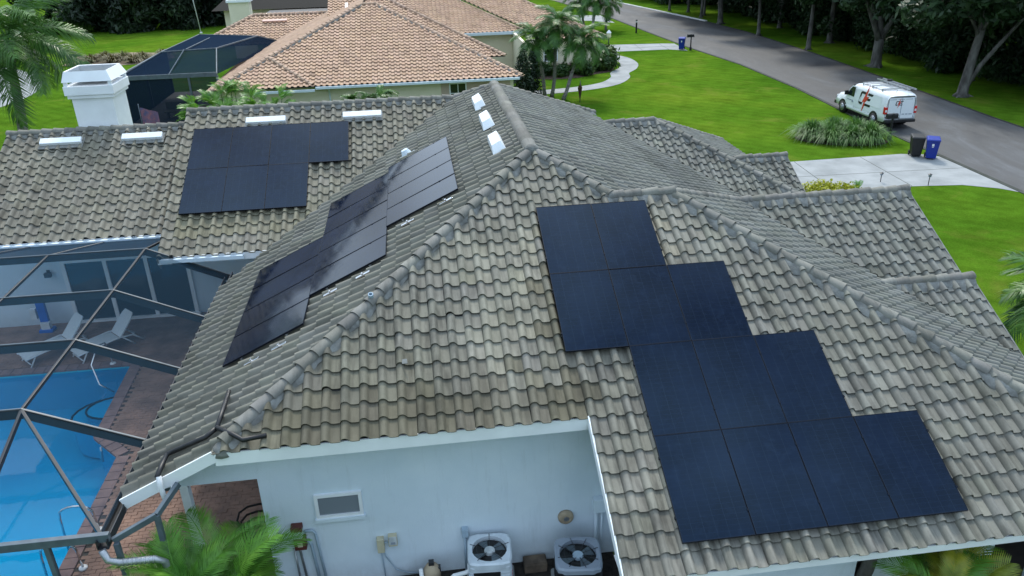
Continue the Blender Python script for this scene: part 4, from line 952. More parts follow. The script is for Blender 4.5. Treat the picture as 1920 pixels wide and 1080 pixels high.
screen([(NX,NY[3]-.03,NZ-.01),(-17.5,NY[3]-.03,NZ-.01),(-17.5,-6.82,2.9),(NX,-6.82,2.9)]); screen([(NX,NY[3]-.03,NZ-.01),(NX,-6.82,2.9),(EX,-6.8,2.86)]); screen([(NX,NY[3]-.03,NZ-.01),(EX,-6.8,2.86),(EX,NY[3],EZ-.02)])
screen([(EX,-6.85,2.8),(-17.5,-6.85,2.8),(-17.5,-6.85,0.03),(EX,-6.85,.03)])
# lanai posts and wicker
for x in (-6.93,): wall('lanai_post', [(x-.07,x+.07,WY,WY+.16,0,2.58)], 'white', house, .008)
b = MB(); b.box(-7.26,-6.86+.0,WY+.02,WY+.06,2.5,2.579); b.obj('lanai_rail','greybeam',house)
t_ = thing('wicker_chair','dark round wicker chair in the shaded lanai','chair',(-5.98,-4.6,0),.6)
b = MB(); b.smooth = True
for k in range(9):
    a = .35*k; b.tube([((.20+.028*k)*math.cos(q/12*2*math.pi+a), (.20+.028*k)*math.sin(q/12*2*math.pi+a), .40+.018*k*k*.6+.05*math.sin(q+a)) for q in range(13)], .022, 5)
b.obj('woven_seat','darkwood',t_); b = MB(); b.tube([(.3*math.cos(q/12*6.283),.3*math.sin(q/12*6.283),.05) for q in range(13)],.03,5); b.obj('base_ring','darkwood',t_)
for k in range(4): tb(t_,'leg','darkwood',[(.28*math.cos(k*1.57),.28*math.sin(k*1.57),.05),(.2*math.cos(k*1.57),.2*math.sin(k*1.57),.42)],.02,6)

# loungers
def lounger(x, y, rz, label):
    t_ = thing('sun_lounger', label, 'sun lounger', (x,y,.032), rz, 'loungers by the pool')
    b = MB(); n = 10; W2 = .30
    prof = [(-.98+1.22*k/n, .30+.06*math.sin(k/n*2.6)) for k in range(n+1)]
    V = [];
    for (px, pz) in prof: V += [(px,-W2,pz),(px,W2,pz),(px,W2,pz-.03),(px,-W2,pz-.03)]
    b.add(V, [(i*4+q, (i+1)*4+q, (i+1)*4+(q+1)%4, i*4+(q+1)%4) for i in range(n) for q in range(4)]+[(0,1,2,3),(n*4+3,n*4+2,n*4+1,n*4)]); b.obj('seat','lounge',t_)
    b = MB(); a = R_(48); pr = []
    for k in range(7):
        l = .80*k/6; w = W2*(1 if k < 5 else (.95 if k == 5 else .72)); px, pz = .25+l*math.cos(a), .345+l*math.sin(a); pr += [(px,-w,pz),(px,w,pz),(px+.02,w,pz-.03),(px+.02,-w,pz-.03)]
    b.add(pr, [(i*4+q, (i+1)*4+q, (i+1)*4+(q+1)%4, i*4+(q+1)%4) for i in range(6) for q in range(4)]+[(0,1,2,3),(27,26,25,24)]); b.obj('backrest','lounge',t_)
    for s in (-1,1):
        tb(t_,'side_rail','pvc',[(-1.0,s*.31,.27),(-.5,s*.32,.32),(.2,s*.32,.36),(.6,s*.32,.30),(.9,s*.32,.03)],.024,6)
        tb(t_,'leg','pvc',[(-.72,s*.31,.30),(-.92,s*.33,.0)],.022,6); tb(t_,'leg','pvc',[(.30,s*.31,.34),(.62,s*.33,.0)],.022,6)
    tb(t_,'crossbar','pvc',[(-.9,-.33,.10),(-.9,.33,.10)],.018,6); tb(t_,'crossbar','pvc',[(.72,-.32,.2),(.72,.32,.2)],.018,6)
    return t_
lounger(-13.35,4.95,R_(42),'white sun lounger by the pool, nearer the blue float')
lounger(-11.95,4.95,R_(42),'white sun lounger by the pool, in front of the sliding doors')
t_ = thing('pool_float','blue and white pool float leaning by the lanai wall','float'); bx(t_,'base','bluetoy',-14.45,-14.05,6.3,6.6,.03,.12); bx(t_,'white_band','pvc',-14.38,-14.12,6.35,6.55,.12,.34); bx(t_,'upper_body','bluetoy',-14.40,-14.16,6.45,6.58,.34,.98); bx(t_,'side_wing','pvc',-14.62,-14.44,6.42,6.56,.45,.8)
# pool rails
def rail(pts, r, name, label, plates):
    t_ = thing(name, label, 'handrail'); tb(t_,'rail','steel',pts,r,8)
    for p in plates: b = MB(); b.smooth = True; b.lathe([(.085,.0),(.08,.03),(.03,.045)], 12, (p[0],p[1])); o = b.obj('escutcheon','pvc',t_); o.location = (0,0,.034)
def arc(x0, x1, y, z0, h, n=9): return [(x0+(x1-x0)*(.5-.5*math.cos(math.pi*k/n)), y, z0+h*math.sin(math.pi*k/n)) for k in range(n+1)]
rail([(-9.6,-3.22,.03)]+[(-9.6-.02,-3.22,.5)]+[(-9.95+.33*math.cos(a),-3.22,.5+.2*math.sin(a)) for a in [math.pi*k/8 for k in range(1,8)]]+[(-10.28,-3.22,.4),(-10.32,-3.22,-.6)],.024,'ladder_rail','polished ladder handrail nearest the house corner at the pool edge',[(-9.6,-3.22)])
rail([(-9.55,-4.3,.03)]+[(-9.57,-4.3,.5)]+[(-9.9+.33*math.cos(a),-4.3,.5+.2*math.sin(a)) for a in [math.pi*k/8 for k in range(1,8)]]+[(-10.23,-4.3,.4),(-10.27,-4.3,-.6)],.024,'ladder_rail','polished ladder handrail nearest the camera at the pool edge',[(-9.55,-4.3)])
rail([(-11.55,3.95,.04),(-11.6,3.9,.75),(-11.68,3.6,.82),(-11.75,3.1,.5),(-11.5,2.7,.1),(-11.2,2.75,-.2)],.024,'step_rail','curved steel rail over the pool steps by the loungers',[(-11.55,3.95)])
tag(b.obj('x','bronze') if 0 else tb(None,'pool_cleaner_hose','greypvc',[(-10.2,.0,-.05),(-10.35,.1,.0),(-10.6,-.1,-.05),(-10.5,-.4,-.25)],.03,6),'short dark hose end in the water at the pool corner','hose')

# ------------------------------------------------------------------ neighbouring house
nb = thing('neighbour_house', 'cream house with terracotta tile roof behind the grey roof', 'house')
nr = Roof(nb, 'nbtile', 'nbcap', .33, .37, .85, .06, .026); nr.t_slope = .42; TN = .42; CN = 1/math.sqrt(1+TN*TN)
def tn_(p): return np.array([1,.985,.97])
AX, AY, AZ = -5.34, 39.16, 6.30
nr.plane((-15,30.6,2.7), 'S', TN, 0, 64, 0, 28, [(-1,1,AY-AX),(1,1,34.8),(0,1,AY)], None, tn_)
nr.plane((-14.2,56,AZ+TN*(-14.2-AX)), 'W', TN, 0, 84, 0, 28, [(1,-1,-(AY-AX)),(1,0,AX),(-1,1,56.9)], None, tn_)
nr.plane((-18.5,44.6,4.17+TN*(44.6-46.5)), 'S', TN, 0, 40, 0, 13, [(-1,1,62.5),(0,1,48.5),(1,-1,-56.9)], None, tn_)
nr.plane((-8,37.2,2.9), 'S', TN, 0, 42, 0, 24, [(1,1,41.1),(-1,-1,-34.8)], None, tn_)
nr.plane((-6,47.2,3.2), 'S', TN, 0, 44, 0, 24, [(1,1,53.8),(-1,-1,-43.5)], None, tn_)
nr.plane((-1.0,45.6,2.7), 'S', TN, 0, 46, 0, 30, [(1,1,58.4),(-1,-1,-53.9)], None, tn_)
nr.cap((-14.1,30.4,2.6), (AX-.1,AY-.1,AZ)); nr.cap((4.1,30.7,2.72), (-4.4,39.2,AZ)); nr.cap((-8.15,30.7,2.74), (-10.85,33.6,3.97), mortar=0)
nr.cap((-4.4,39.2,AZ), (AX,39.2,AZ), mortar=0); nr.cap((-17.6,44.9,3.5), (-14.1,48.4,4.97), mortar=0); nr.cap((-8.5,48.5,5.01), (-14,48.5,5.01), mortar=0)
nr.cap((3.9,37.2,2.9), (-3.6,44.7,6.05), mortar=0); nr.cap((6.5,47.3,3.24), (1,52.8,5.5), mortar=0); nr.cap((12.75,45.65,2.72), (5.2,53.2,5.85), mortar=0)
nr.caps = [(a,b_2,u_,.135) for a,b_2,u_,r0 in nr.caps]
nr.finish(300)
wall('front_wall', [(-13.4,3.6,31.2,31.4,0,2.62)], 'nbwall', nb); wall('side_wing_wall', [(-13.6,-13.4,31.2,45,0,2.5)], 'nbwall', nb)
wall('tall_wall', [(-1,5.9,47.75,47.95,0,3.15)], 'nbwall', nb); wall('entry_wall', [(5.7,5.9,40,47.75,0,3.1)], 'nbwall', nb); wall('garage_wall', [(6.6,11.8,46.2,46.4,.75,2.66)], 'nbwall', nb); wall('garage_base', [(6.58,11.82,46.17,46.4,0,.75)], 'nbtrim', nb)
wall('rear_block', [(-14,3,34.0,34.2,0,2.4)], 'nbwall', nb)
wall('wall_band', [(-.75,-.2,31.16,31.2,.9,2.6),(.05+.7,3.4,31.16,31.2,1.9,2.6)], 'nbtrim', nb)
def nwin(x0, x1, y, z0, z1, nx=2, nz=3):
    f = MB(); w = .07
    f.box(x0-w,x1+w,y-.05,y,z1,z1+w); f.box(x0-w,x1+w,y-.05,y,z0-w,z0); f.box(x0-w,x0,y-.05,y,z0,z1); f.box(x1,x1+w,y-.05,y,z0,z1)
    for k in range(1,nx): x = x0+(x1-x0)*k/nx; f.box(x-.02,x+.02,y-.035,y-.012,z0,z1)
    for k in range(1,nz): z = z0+(z1-z0)*k/nz; f.box(x0,x1,y-.034,y-.013,z-.02,z+.02)
    o = f.obj('window','white',nb); g = MB(); g.box(x0,x1,y-.01,y+.004,z0,z1); g.obj('pane','glass',o)
nwin(-.2,.7,31.18,.7,2.35); nwin(8.0,9.0,46.18,1.0,2.4)
b = MB(); b.bar((-8.0,30.5,2.62),(3.9,30.5,2.62),.14,.13); b.obj('gutter','gutterblue',nb); b = MB(); b.bar((-11.5,30.48,2.50),(-8.05,30.48,2.50),.14,.13); b.obj('gutter','gutterblue',nb)
b = MB(); b.bar((1.6,47.1,3.1),(6.4,47.1,3.1),.16,.2); b.obj('gutter','gutterblue',nb); b = MB(); b.tube([(-7.3,30.5,2.6),(-7.3,30.9,2.4),(-7.3,31.15,2.2),(-7.3,31.15,0)],.05,6); b.obj('downpipe','gutterblue',nb)
b = MB(); b.box(-.9,.9,-.12,.12,.06,.16); pv = b.mesh('roof_vent','pinkvent',.02)
for x, y, z in ((-12.3,47.4,4.17+TN*.9+.05),): o = link('roof_vent', pv, nb); o.location = (x,y,z); o.rotation_euler = (math.atan(TN),0,0)
b = MB(); b.box(-.35,.35,-.1,.1,.06,.15); pv2 = b.mesh('roof_vent','white',.02)
for y in (43.2,45.2): o = link('roof_vent', pv2, nb); o.location = (-6.6,y,AZ+TN*(-6.6-AX)+.05); o.rotation_euler = (0,-math.atan(TN),R_(90))
# neighbour's screened pool enclosure
nc = thing('neighbour_pool_cage', 'dark hipped screen enclosure beside the terracotta roofed house', 'enclosure')
LO = [(-20.2,34.7,3.0),(-14.3,34.7,3.0),(-11.6,45.5,3.35),(-20.2,46,3.0)]; UP = [(-17.9,36.9,4.15),(-14.6,37.2,4.2),(-12.9,42.6,4.2),(-17.0,43.5,4.35)]
def nbeam(p, q, w=.06, h=.08, m='greybeam', name='beam'):
    b = MB(); b.bar(p, q, w, h); b.obj(name, m, nc)
for k in range(4): nbeam(UP[k],UP[(k+1)%4]); nbeam(LO[k],UP[k])
for p, q in ((LO[0],LO[1]),(LO[0],LO[3])): nbeam(p,q,.09,.26)
nbeam((-17.2,34.7,3),(-16.5,36.9,4.25),.05,.06); nbeam((-16.4,36.9,4.25),(-16,43,4.25),.05,.06)
for x, y in ((-20.2,34.7),(-16.0,34.7),(-14.3,34.7),(-20.2,40.5),(-20.2,46)): nbeam((x,y,0),(x,y,2.95),.12,.14,name='post')
def nscr(p): b = MB(); b.add(p,[tuple(range(len(p)))]); b.obj('screen','nbscreen',nc)
for k in range(4): nscr([LO[k],LO[(k+1)%4],UP[(k+1)%4],UP[k]])
nscr(UP); nscr([(-20.2,34.72,2.9),(-14.3,34.72,2.9),(-14.3,34.72,0),(-20.2,34.72,0)]); nscr([(-20.18,34.7,2.9),(-20.18,46,2.9),(-20.18,46,0),(-20.18,34.7,0)])
struct(sheet('neighbour_patio', [[(-20.2,34.7),(-13.4,34.7),(-13.4,46),(-20.2,46)]], .02, 'concrete'))
b_t = thing('patio_bench','beige bench and table inside the neighbour screen enclosure','bench'); bx(b_t,'seat','beige',-18.4,-16.4,36.6,37.2,.4,.5); bx(b_t,'backrest','beige',-18.4,-16.4,37.2,37.3,.5,1.0); bx(b_t,'leg','beige',-18.3,-18.2,36.7,37.1,.02,.4); bx(b_t,'leg','beige',-16.6,-16.5,36.7,37.1,.02,.4); bx(b_t,'table_top','beige',-16.2,-15.2,36.2,37.0,.7,.76); bx(b_t,'table_leg','beige',-15.8,-15.6,36.5,36.7,.02,.7)
t_ = thing('hanging_flag','dark striped flag hanging behind the white chimney','flag',(-17.6,31.2,0)); b = MB()
V = []
for k in range(9):
    for q in range(2): V.append((-.5+.12*k,.05*math.sin(k*1.3),1.9-q*1.3-.04*k))
b.add(V,[(2*k,2*k+2,2*k+3,2*k+1) for k in range(8)]); b.obj('cloth','flag',t_); tb(t_,'pole','greybeam',[(-.55,0,0),(-.55,0,2.1)],.025,6)
# far house behind the terracotta roof
fh = thing('far_house','distant white walled house with dark screened porch and cream chimney','house')
wall('wall',[(-21,-4,72,78,0,3.4)],'nbwall',fh); wall('chimney',[(-18.4,-16.6,61.8,63.2,0,5.2)],'nbwall',fh); wall('chimney_cap',[(-18.55,-16.45,61.65,63.35,4.9,5.1)],'white',fh)
b = MB(); b.add([(-22,71,3.4),(-3,71,3.4),(-5,75,5.2),(-20,75,5.2)],[(0,1,2,3)]); b.add([(-22,79,3.4),(-3,79,3.4),(-5,75,5.2),(-20,75,5.2)],[(3,2,1,0)]); b.obj('roof','nbtile',fh)
wall('screen_porch',[(-16.2,-6,64,71.5,0,3.3)],'bronze',fh)
for x in (-15.0,-13.7,-11.2,-9.2): wall('porch_panel',[(x,x+.62,63.94,64,.4,3.0)],'greypvc',fh)
fh2 = thing('distant_white_house','small white house seen over the terracotta ridge','house'); wall('wall',[(-3,5,96,102,0,3.6)],'white',fh2)
for x in (-1.2,1.0): wall('window',[(x,x+.9,95.94,96,1.0,2.2)],'glass',fh2)
b = MB(); b.add([(-4,95,3.6),(6,95,3.6),(4,99,5.4),(-2,99,5.4)],[(0,1,2,3)]); b.obj('roof','cap',fh2)

# ------------------------------------------------------------------ plants
def leaf_cloud(name, lumps, n, size, m, squash=.7, shell=.55, seed=1, aspect=1.7):
    g = np.random.default_rng(seed); vol = np.array([l[3]*l[4]*l[5] for l in lumps])**(2/3); cnt = g.multinomial(n, vol/vol.sum())
    C = []; Nn = []
    for (x,y,z,rx,ry,rz), k in zip(lumps, cnt):
        d = g.normal(size=(k,3)); d /= np.linalg.norm(d,axis=1)[:,None]; r = shell+(1-shell)*g.random(k)**.5; r *= 1+.18*g.normal(size=k)
        C.append(np.array([x,y,z])+d*r[:,None]*np.array([rx,ry,rz])); Nn.append(d)
    C = np.concatenate(C); D = np.concatenate(Nn)*.8+g.normal(size=(n,3))*.7+np.array([0,0,.35]); D /= np.linalg.norm(D,axis=1)[:,None]
    A = np.cross(D, g.normal(size=(n,3))); A /= np.linalg.norm(A,axis=1)[:,None]; Bv = np.cross(D,A)
    s = size*(.6+.8*g.random(n))[:,None]
    q = np.stack([C-A*s*.5*aspect, C-Bv*s*.32+D*s*.08, C+A*s*.5*aspect, C+Bv*s*.32+D*s*.08],1).reshape(-1,3)
    return np_mesh(name, q, np.arange(n*4).reshape(-1,4), m)
def frond_mesh(name, L, rise, droop, n, ll, lw, m, hang=.35, fwd=.55, seed=1, plume=0.0, rm='palm', stem=.16):
    g = random.Random(seed); V = []; F = []
    def P(t): return Vector((L*(t-.22*droop*t*t), 0, L*(rise*t-droop*t*t)))
    for k in range(n):
        t = stem+(1-stem)*(k+.5)/n; p = P(t); d = (P(min(1,t+.02))-P(t-.02)).normalized(); up_ = Vector((-d.z,0,d.x))
        env = math.sin(math.pi*min(1,max(0,(.12+.86*(t-stem)/(1-stem)))))**.55; l0 = ll*env*g.uniform(.88,1.1)
        for s in (-1,1):
            f_ = fwd+.35*t; dirv = (d*f_+Vector((0,s,0))*.9+up_*(.28+plume*g.uniform(-1,1))).normalized()
            wv = d.cross(dirv).cross(dirv).normalized()
            a = p; mid = p+dirv*l0*.5-Vector((0,0,hang*l0*.14)); tip = p+dirv*l0*.92-Vector((0,0,hang*l0*.62))
            w = lw*g.uniform(.8,1.15); q = d*w*.5
            o = len(V); V += [a-q*.5, a+q*.5, mid+q, mid-q, tip+q*.12, tip-q*.12]
            F += [(o,o+1,o+2,o+3),(o+3,o+2,o+4,o+5)]
    # rachis
    k0 = 10
    for k in range(k0):
        r0, r1 = .02*L/2*(1-k/k0)+.004, .02*L/2*(1-(k+1)/k0)+.004; p, q = P(k/k0), P((k+1)/k0); o = len(V)
        V += [p+Vector((0,-r0,0)),p+Vector((0,0,r0)),p+Vector((0,r0,0)),q+Vector((0,-r1,0)),q+Vector((0,0,r1)),q+Vector((0,r1,0))]
        F += [(o,o+1,o+4,o+3),(o+1,o+2,o+5,o+4)]
    return np_mesh(name, np.array([tuple(v) for v in V]), np.array(F), m)
def palm(name, label, base, top, r0, r1, fronds, nf, tilt0, tilt1, group=None, seed=1, trunk_m='palmtrunk', cat='palm tree', sc=1.0, shaft=True):
    g = random.Random(seed); t_ = thing(name, label, cat, base, 0, group)
    tp = Vector(top)-Vector(base); b = MB(); b.smooth = True
    pts = [tp*(k/8)+Vector((.06*math.sin(k*.9+seed),.05*math.sin(k*.7),0)) for k in range(9)]; pts[8] = tp
    b.tube(pts, [r0*(1.25 if k == 0 else 1)+(r1-r0)*k/8 for k in range(9)], 9); b.obj('trunk', trunk_m, t_)
    if shaft: b = MB(); b.smooth = True; b.tube([tp-Vector((0,0,.05)), tp+Vector((0,0,.3*sc)), tp+Vector((0,0,.55*sc))], [r1*1.15,r1*.95,r1*.5], 8); b.obj('crownshaft','shrubleaf',t_)
    for k in range(nf):
        az = k*2.39996+g.uniform(-.25,.25); u = (k+.5)/nf; el = tilt0+(tilt1-tilt0)*u+g.uniform(-.1,.1)
        s = sc*g.uniform(.85,1.1)
        M = Matrix.Translation(tp+Vector((0,0,.3*sc*(1-u) if shaft else 0))) @ Matrix.Rotation(az,4,'Z') @ Matrix.Rotation(-el,4,'Y') @ Matrix.Rotation(g.uniform(-.35,.35),4,'X') @ Matrix.Scale(s,4)
        link('frond', fronds[g.randrange(len(fronds))], t_, M)
    return t_
q_fr = [frond_mesh('queen_frond', 3.5, .35, .62, 105, .85, .048, 'palm', 1.0, .5, s, .55) for s in (1,2,3)]
a_fr = [frond_mesh('adonidia_frond', 1.8, .45, .75, 44, .66, .06, 'palm', .8, .5, s, .3) for s in (4,5)]
c_fr = [frond_mesh('areca_frond', 1.75, .55, .60, 36, .60, .036, 'arecaleaf', .28, .62, s, .08) for s in (6,7,8)]
y_fr = [frond_mesh('areca_frond', 1.3, .5, .60, 24, .5, .045, 'yellowpalm', .25, .62, s, .05) for s in (9,10)]
palm('queen_palm','tall feathery palm with arching fronds behind the white chimney','',(0,0,0),0,0,q_fr,0,0,0) if 0 else None
palm('queen_palm','tall palm with long drooping feathery fronds behind the left ridge',(-18.25,16,0),(-17.35,16,7.5),.24,.15,q_fr,24,1.0,-.8,seed=3,shaft=False)
ad = [((6.66,37.74,0),(6.0,37.2,3.6)),((7.03,37.27,0),(7.4,37.0,4.5)),((7.58,36.23,0),(9.0,36.4,3.5))]
for k, (p, q) in enumerate(ad):
    palm('adonidia_palm', ['short palm of the front lawn clump nearest the cream wall','tallest palm of the front lawn clump of three','palm of the front lawn clump leaning to the road'][k], p, q, .13, .10, a_fr, 22, 1.0, -.7, 'palm clump on the front lawn', seed=5+k, sc=1.12)
for k, (p, q) in enumerate([((16.64,70.77,0),(15.9,70.4,2.9)),((16.93,68.41,0),(17.2,69,3.3)),((18.86,70.47,0),(18.7,70.2,2.5))]):
    palm('adonidia_palm', ['far palm over the pale driveway, nearest the terracotta roof','far palm over the pale driveway, middle of the three','far palm over the pale driveway, nearest the road'][k], p, q, .14, .10, a_fr, 18, 1.0, -.6, 'far palm clump', seed=15+k, sc=1.15)
palm('young_palm','young palm with dark drooping fronds beside the right gable',(13.3,-.75,0),(13.6,-.7,2.3),.14,.11,a_fr,20,.9,-.6,seed=31,shaft=False,sc=1.0)
def clump(name, label, base, fronds, stems, seed, cat='palm', h=(.6,1.4), spread=.5, sc=1.0, group=None):
    g = random.Random(seed); t_ = thing(name, label, cat, base, 0, group)
    for k in range(stems):
        az = g.uniform(0,6.283); rr = spread*math.sqrt(g.random()); p = Vector((rr*math.cos(az),rr*math.sin(az),0)); hh = g.uniform(*h); tp = p*1.6+Vector((0,0,hh))
        b = MB(); b.smooth = True; b.tube([p,(p+tp)/2+Vector((.02,0,0)),tp],[.035,.03,.022],6); b.obj('stem','shrubleaf',t_)
        for q in range(g.randint(4,6)):
            a2 = az+g.uniform(-2.0,2.0) if q else az; el = g.uniform(.15,1.1)
            M = Matrix.Translation(tp) @ Matrix.Rotation(a2,4,'Z') @ Matrix.Rotation(-el,4,'Y') @ Matrix.Rotation(g.uniform(-.5,.5),4,'X') @ Matrix.Scale(sc*g.uniform(.8,1.1),4)
            link('frond', fronds[g.randrange(len(fronds))], t_, M)
    return t_
clump('areca_palm','bright green areca palm at the lanai opening below the blue wall',(-6.35,-7.4,0),c_fr,9,41,h=(1.2,2.2),spread=.45,sc=.8)
clump('areca_palm','yellow green areca palm under the lower front eave',(5.45,-9.15,0),y_fr+c_fr[:1],8,44,h=(.9,1.6),spread=.45,sc=.85)
clump('areca_palm','tall bright areca palm hiding the corner of the neighbour cage',(-12.4,26.3,0),c_fr,22,51,h=(1.8,3.3),spread=1.1,sc=.62)
clump('areca_palm','bright areca palm in front of the neighbour gutter corner',(-10.0,26.3,0),c_fr,20,52,h=(1.5,2.8),spread=.9,sc=.58)
clump('areca_palm','darker areca palm beside the neighbour downpipe',(-8.4,26.6,0),a_fr,9,53,h=(1.3,2.4),spread=.6,sc=.55)
clump('areca_palm','round palm shrub below the neighbour gutter by the dark window',(-4.8,26.2,0),a_fr,16,54,h=(1.7,2.9),spread=.9,sc=.55)

# grass tufts in the oval bed
def tuft_mesh(name, n, h, spread, m, seed, w=.016):
    g = np.random.default_rng(seed); V = []; F = []
    for k in range(n):
        az = g.uniform(0,6.283); r0 = spread*.25*math.sqrt(g.random()); lean = g.uniform(.08,1.35); hh = h*g.uniform(.6,1.12); d = np.array([math.cos(az),math.sin(az),0]); s = np.array([-d[1],d[0],0])*w
        p = d*r0; pts = [p, p+d*lean*hh*.40+np.array([0,0,hh*(.60-.16*lean)]), p+d*lean*hh*.78+np.array([0,0,hh*(.90-.38*lean)]), p+d*lean*hh*1.1+np.array([0,0,hh*(1.02-.72*lean)])]
        o = len(V)
        for i, q in enumerate(pts): ww = (1,1.1,.8,.15)[i]; V += [q-s*ww, q+s*ww]
        F += [(o+2*i,o+2*i+1,o+2*i+3,o+2*i+2) for i in range(3)]
    return np_mesh(name, np.array(V), np.array(F), m)
tf = [tuft_mesh('grass_tuft', 1000, 1.25, .8, 'grassblade', s, .018) for s in (1,2)]
struct(sheet('planting_bed', [[(20.15+2.35*math.cos(a)*.92-1.25*math.sin(a)*-.38, 22.45+2.35*math.cos(a)*-.38+1.25*math.sin(a)*.92) for a in [2*math.pi*k/40 for k in range(40)]]], .01, 'mulch'))
for k, (x, y, s, lb) in enumerate([(18.75,23.05,1.0,'tall grass tuft at the house end of the oval bed'),(19.35,22.15,0.92,'short front grass tuft in the oval bed, second from the house'),(19.95,22.9,1.09,'back grass tuft in the middle of the oval bed'),(20.35,21.75,0.92,'front grass tuft in the middle of the oval bed'),(21.0,22.6,1.1,'tallest grass tuft at the back of the oval bed'),(21.35,21.75,1.03,'grass tuft nearest the mailbox in the oval bed')]):
    t_ = thing('grass_tuft', lb, 'grass', (x,y,0), k*1.1, 'grass tufts in the oval bed'); o = link('blades', tf[k%2], t_); o.scale = (s*.85,s*.85,s*.9)
    b = MB(); b.lathe([(.22*s,0),(.2*s,.1),(.12*s,.16)], 8); b.obj('root_clump','drygrass',t_)
# golden groundcover by the drive
gc = leaf_cloud('golden_leaves', [(-.9,0,.15,.6,.45,.32),(-.2,.1,.18,.7,.5,.36),(.5,0,.16,.7,.45,.32),(1.1,-.1,.12,.5,.35,.26),(0,-.35,.12,1.1,.35,.26)], 2600, .10, 'yellowleaf', seed=4)
t_ = thing('golden_shrub','golden yellow shrub beside the concrete driveway','shrub',(15.0,14.1,0)); link('foliage', gc, t_); tb(t_,'stem','bark',[(0,0,0),(.1,0,.3)],.03,6)
t_ = clump('small_fern','small green fern at the end of the golden shrub',(16.55,13.95,0),c_fr[:1],2,71,cat='fern',h=(.1,.2),spread=.1,sc=.3)
# shrubs by the neighbour's garage wall
sh = leaf_cloud('shrub_leaves', [(0,0,.5,.8,.6,.55),(.6,.1,.4,.6,.5,.45),(-.6,0,.45,.6,.5,.45)], 1500, .16, 'shrubleaf', seed=9)
for k, (x, y, s, lb) in enumerate([(7.6,45.4,1.0,'low shrub below the cream garage wall by its window'),(9.2,45.0,.9,'low shrub in the middle of the bed below the garage wall'),(10.8,45.2,1.05,'low shrub at the road end of the cream garage wall'),(12.4,46.6,1.3,'yellow green shrub at the corner of the garage wall'),(13.2,48.6,1.6,'tall dark shrub behind the corner of the garage')]):
    t_ = thing('shrub', lb, 'shrub', (x,y,0), k, 'shrubs by the neighbour garage'); o = link('foliage', sh, t_); o.scale = (s,s,s); tb(t_,'stem','bark',[(0,0,0),(0,.05,.5*s)],.04,6)
struct(sheet('garage_bed', [[(6.6,44.3),(8.2,43.6),(10.3,43.8),(11.6,44.8),(13.2,45.6),(13.9,47),(13.4,49.5),(11.8,49.5),(11.8,46.2),(6.6,46.2)]], .012, 'mulch'))
cy = leaf_cloud('cypress_leaves', [(0,0,.8,.75,.75,.9),(0,0,1.8,.65,.65,.9),(0,0,2.7,.5,.5,.8),(.05,0,3.4,.3,.3,.5)], 2600, .14, 'woodleaf', seed=12)
for k, (x, y, s) in enumerate([(4.6,34.2,.95),(5.4,35.6,.85)]):
    t_ = thing('conifer', ['dark conifer at the corner of the terracotta eave','shorter dark conifer behind the one at the terracotta eave'][k], 'conifer', (x,y,0), k, 'conifers by the neighbour house'); o = link('foliage', cy, t_); o.scale = (s,s,s); tb(t_,'trunk','bark',[(0,0,0),(0,0,3*s)],.06,6)
t_ = thing('dead_frond','dry brown palm frond standing on the lawn near the clump','frond',(8.55,35.2,0)); b = MB()
for k in range(14): a = k*.9; b.add([(0,0,0),(.10*math.cos(a),.10*math.sin(a),.6),(.16*math.cos(a+.3),.16*math.sin(a+.3),.95),(.02,0,1.35-.03*k)],[(0,1,2,3)])
b.obj('leaflets','deadfrond',t_); tb(t_,'stalk','bark',[(0,0,0),(.02,0,1.4)],.03,6)

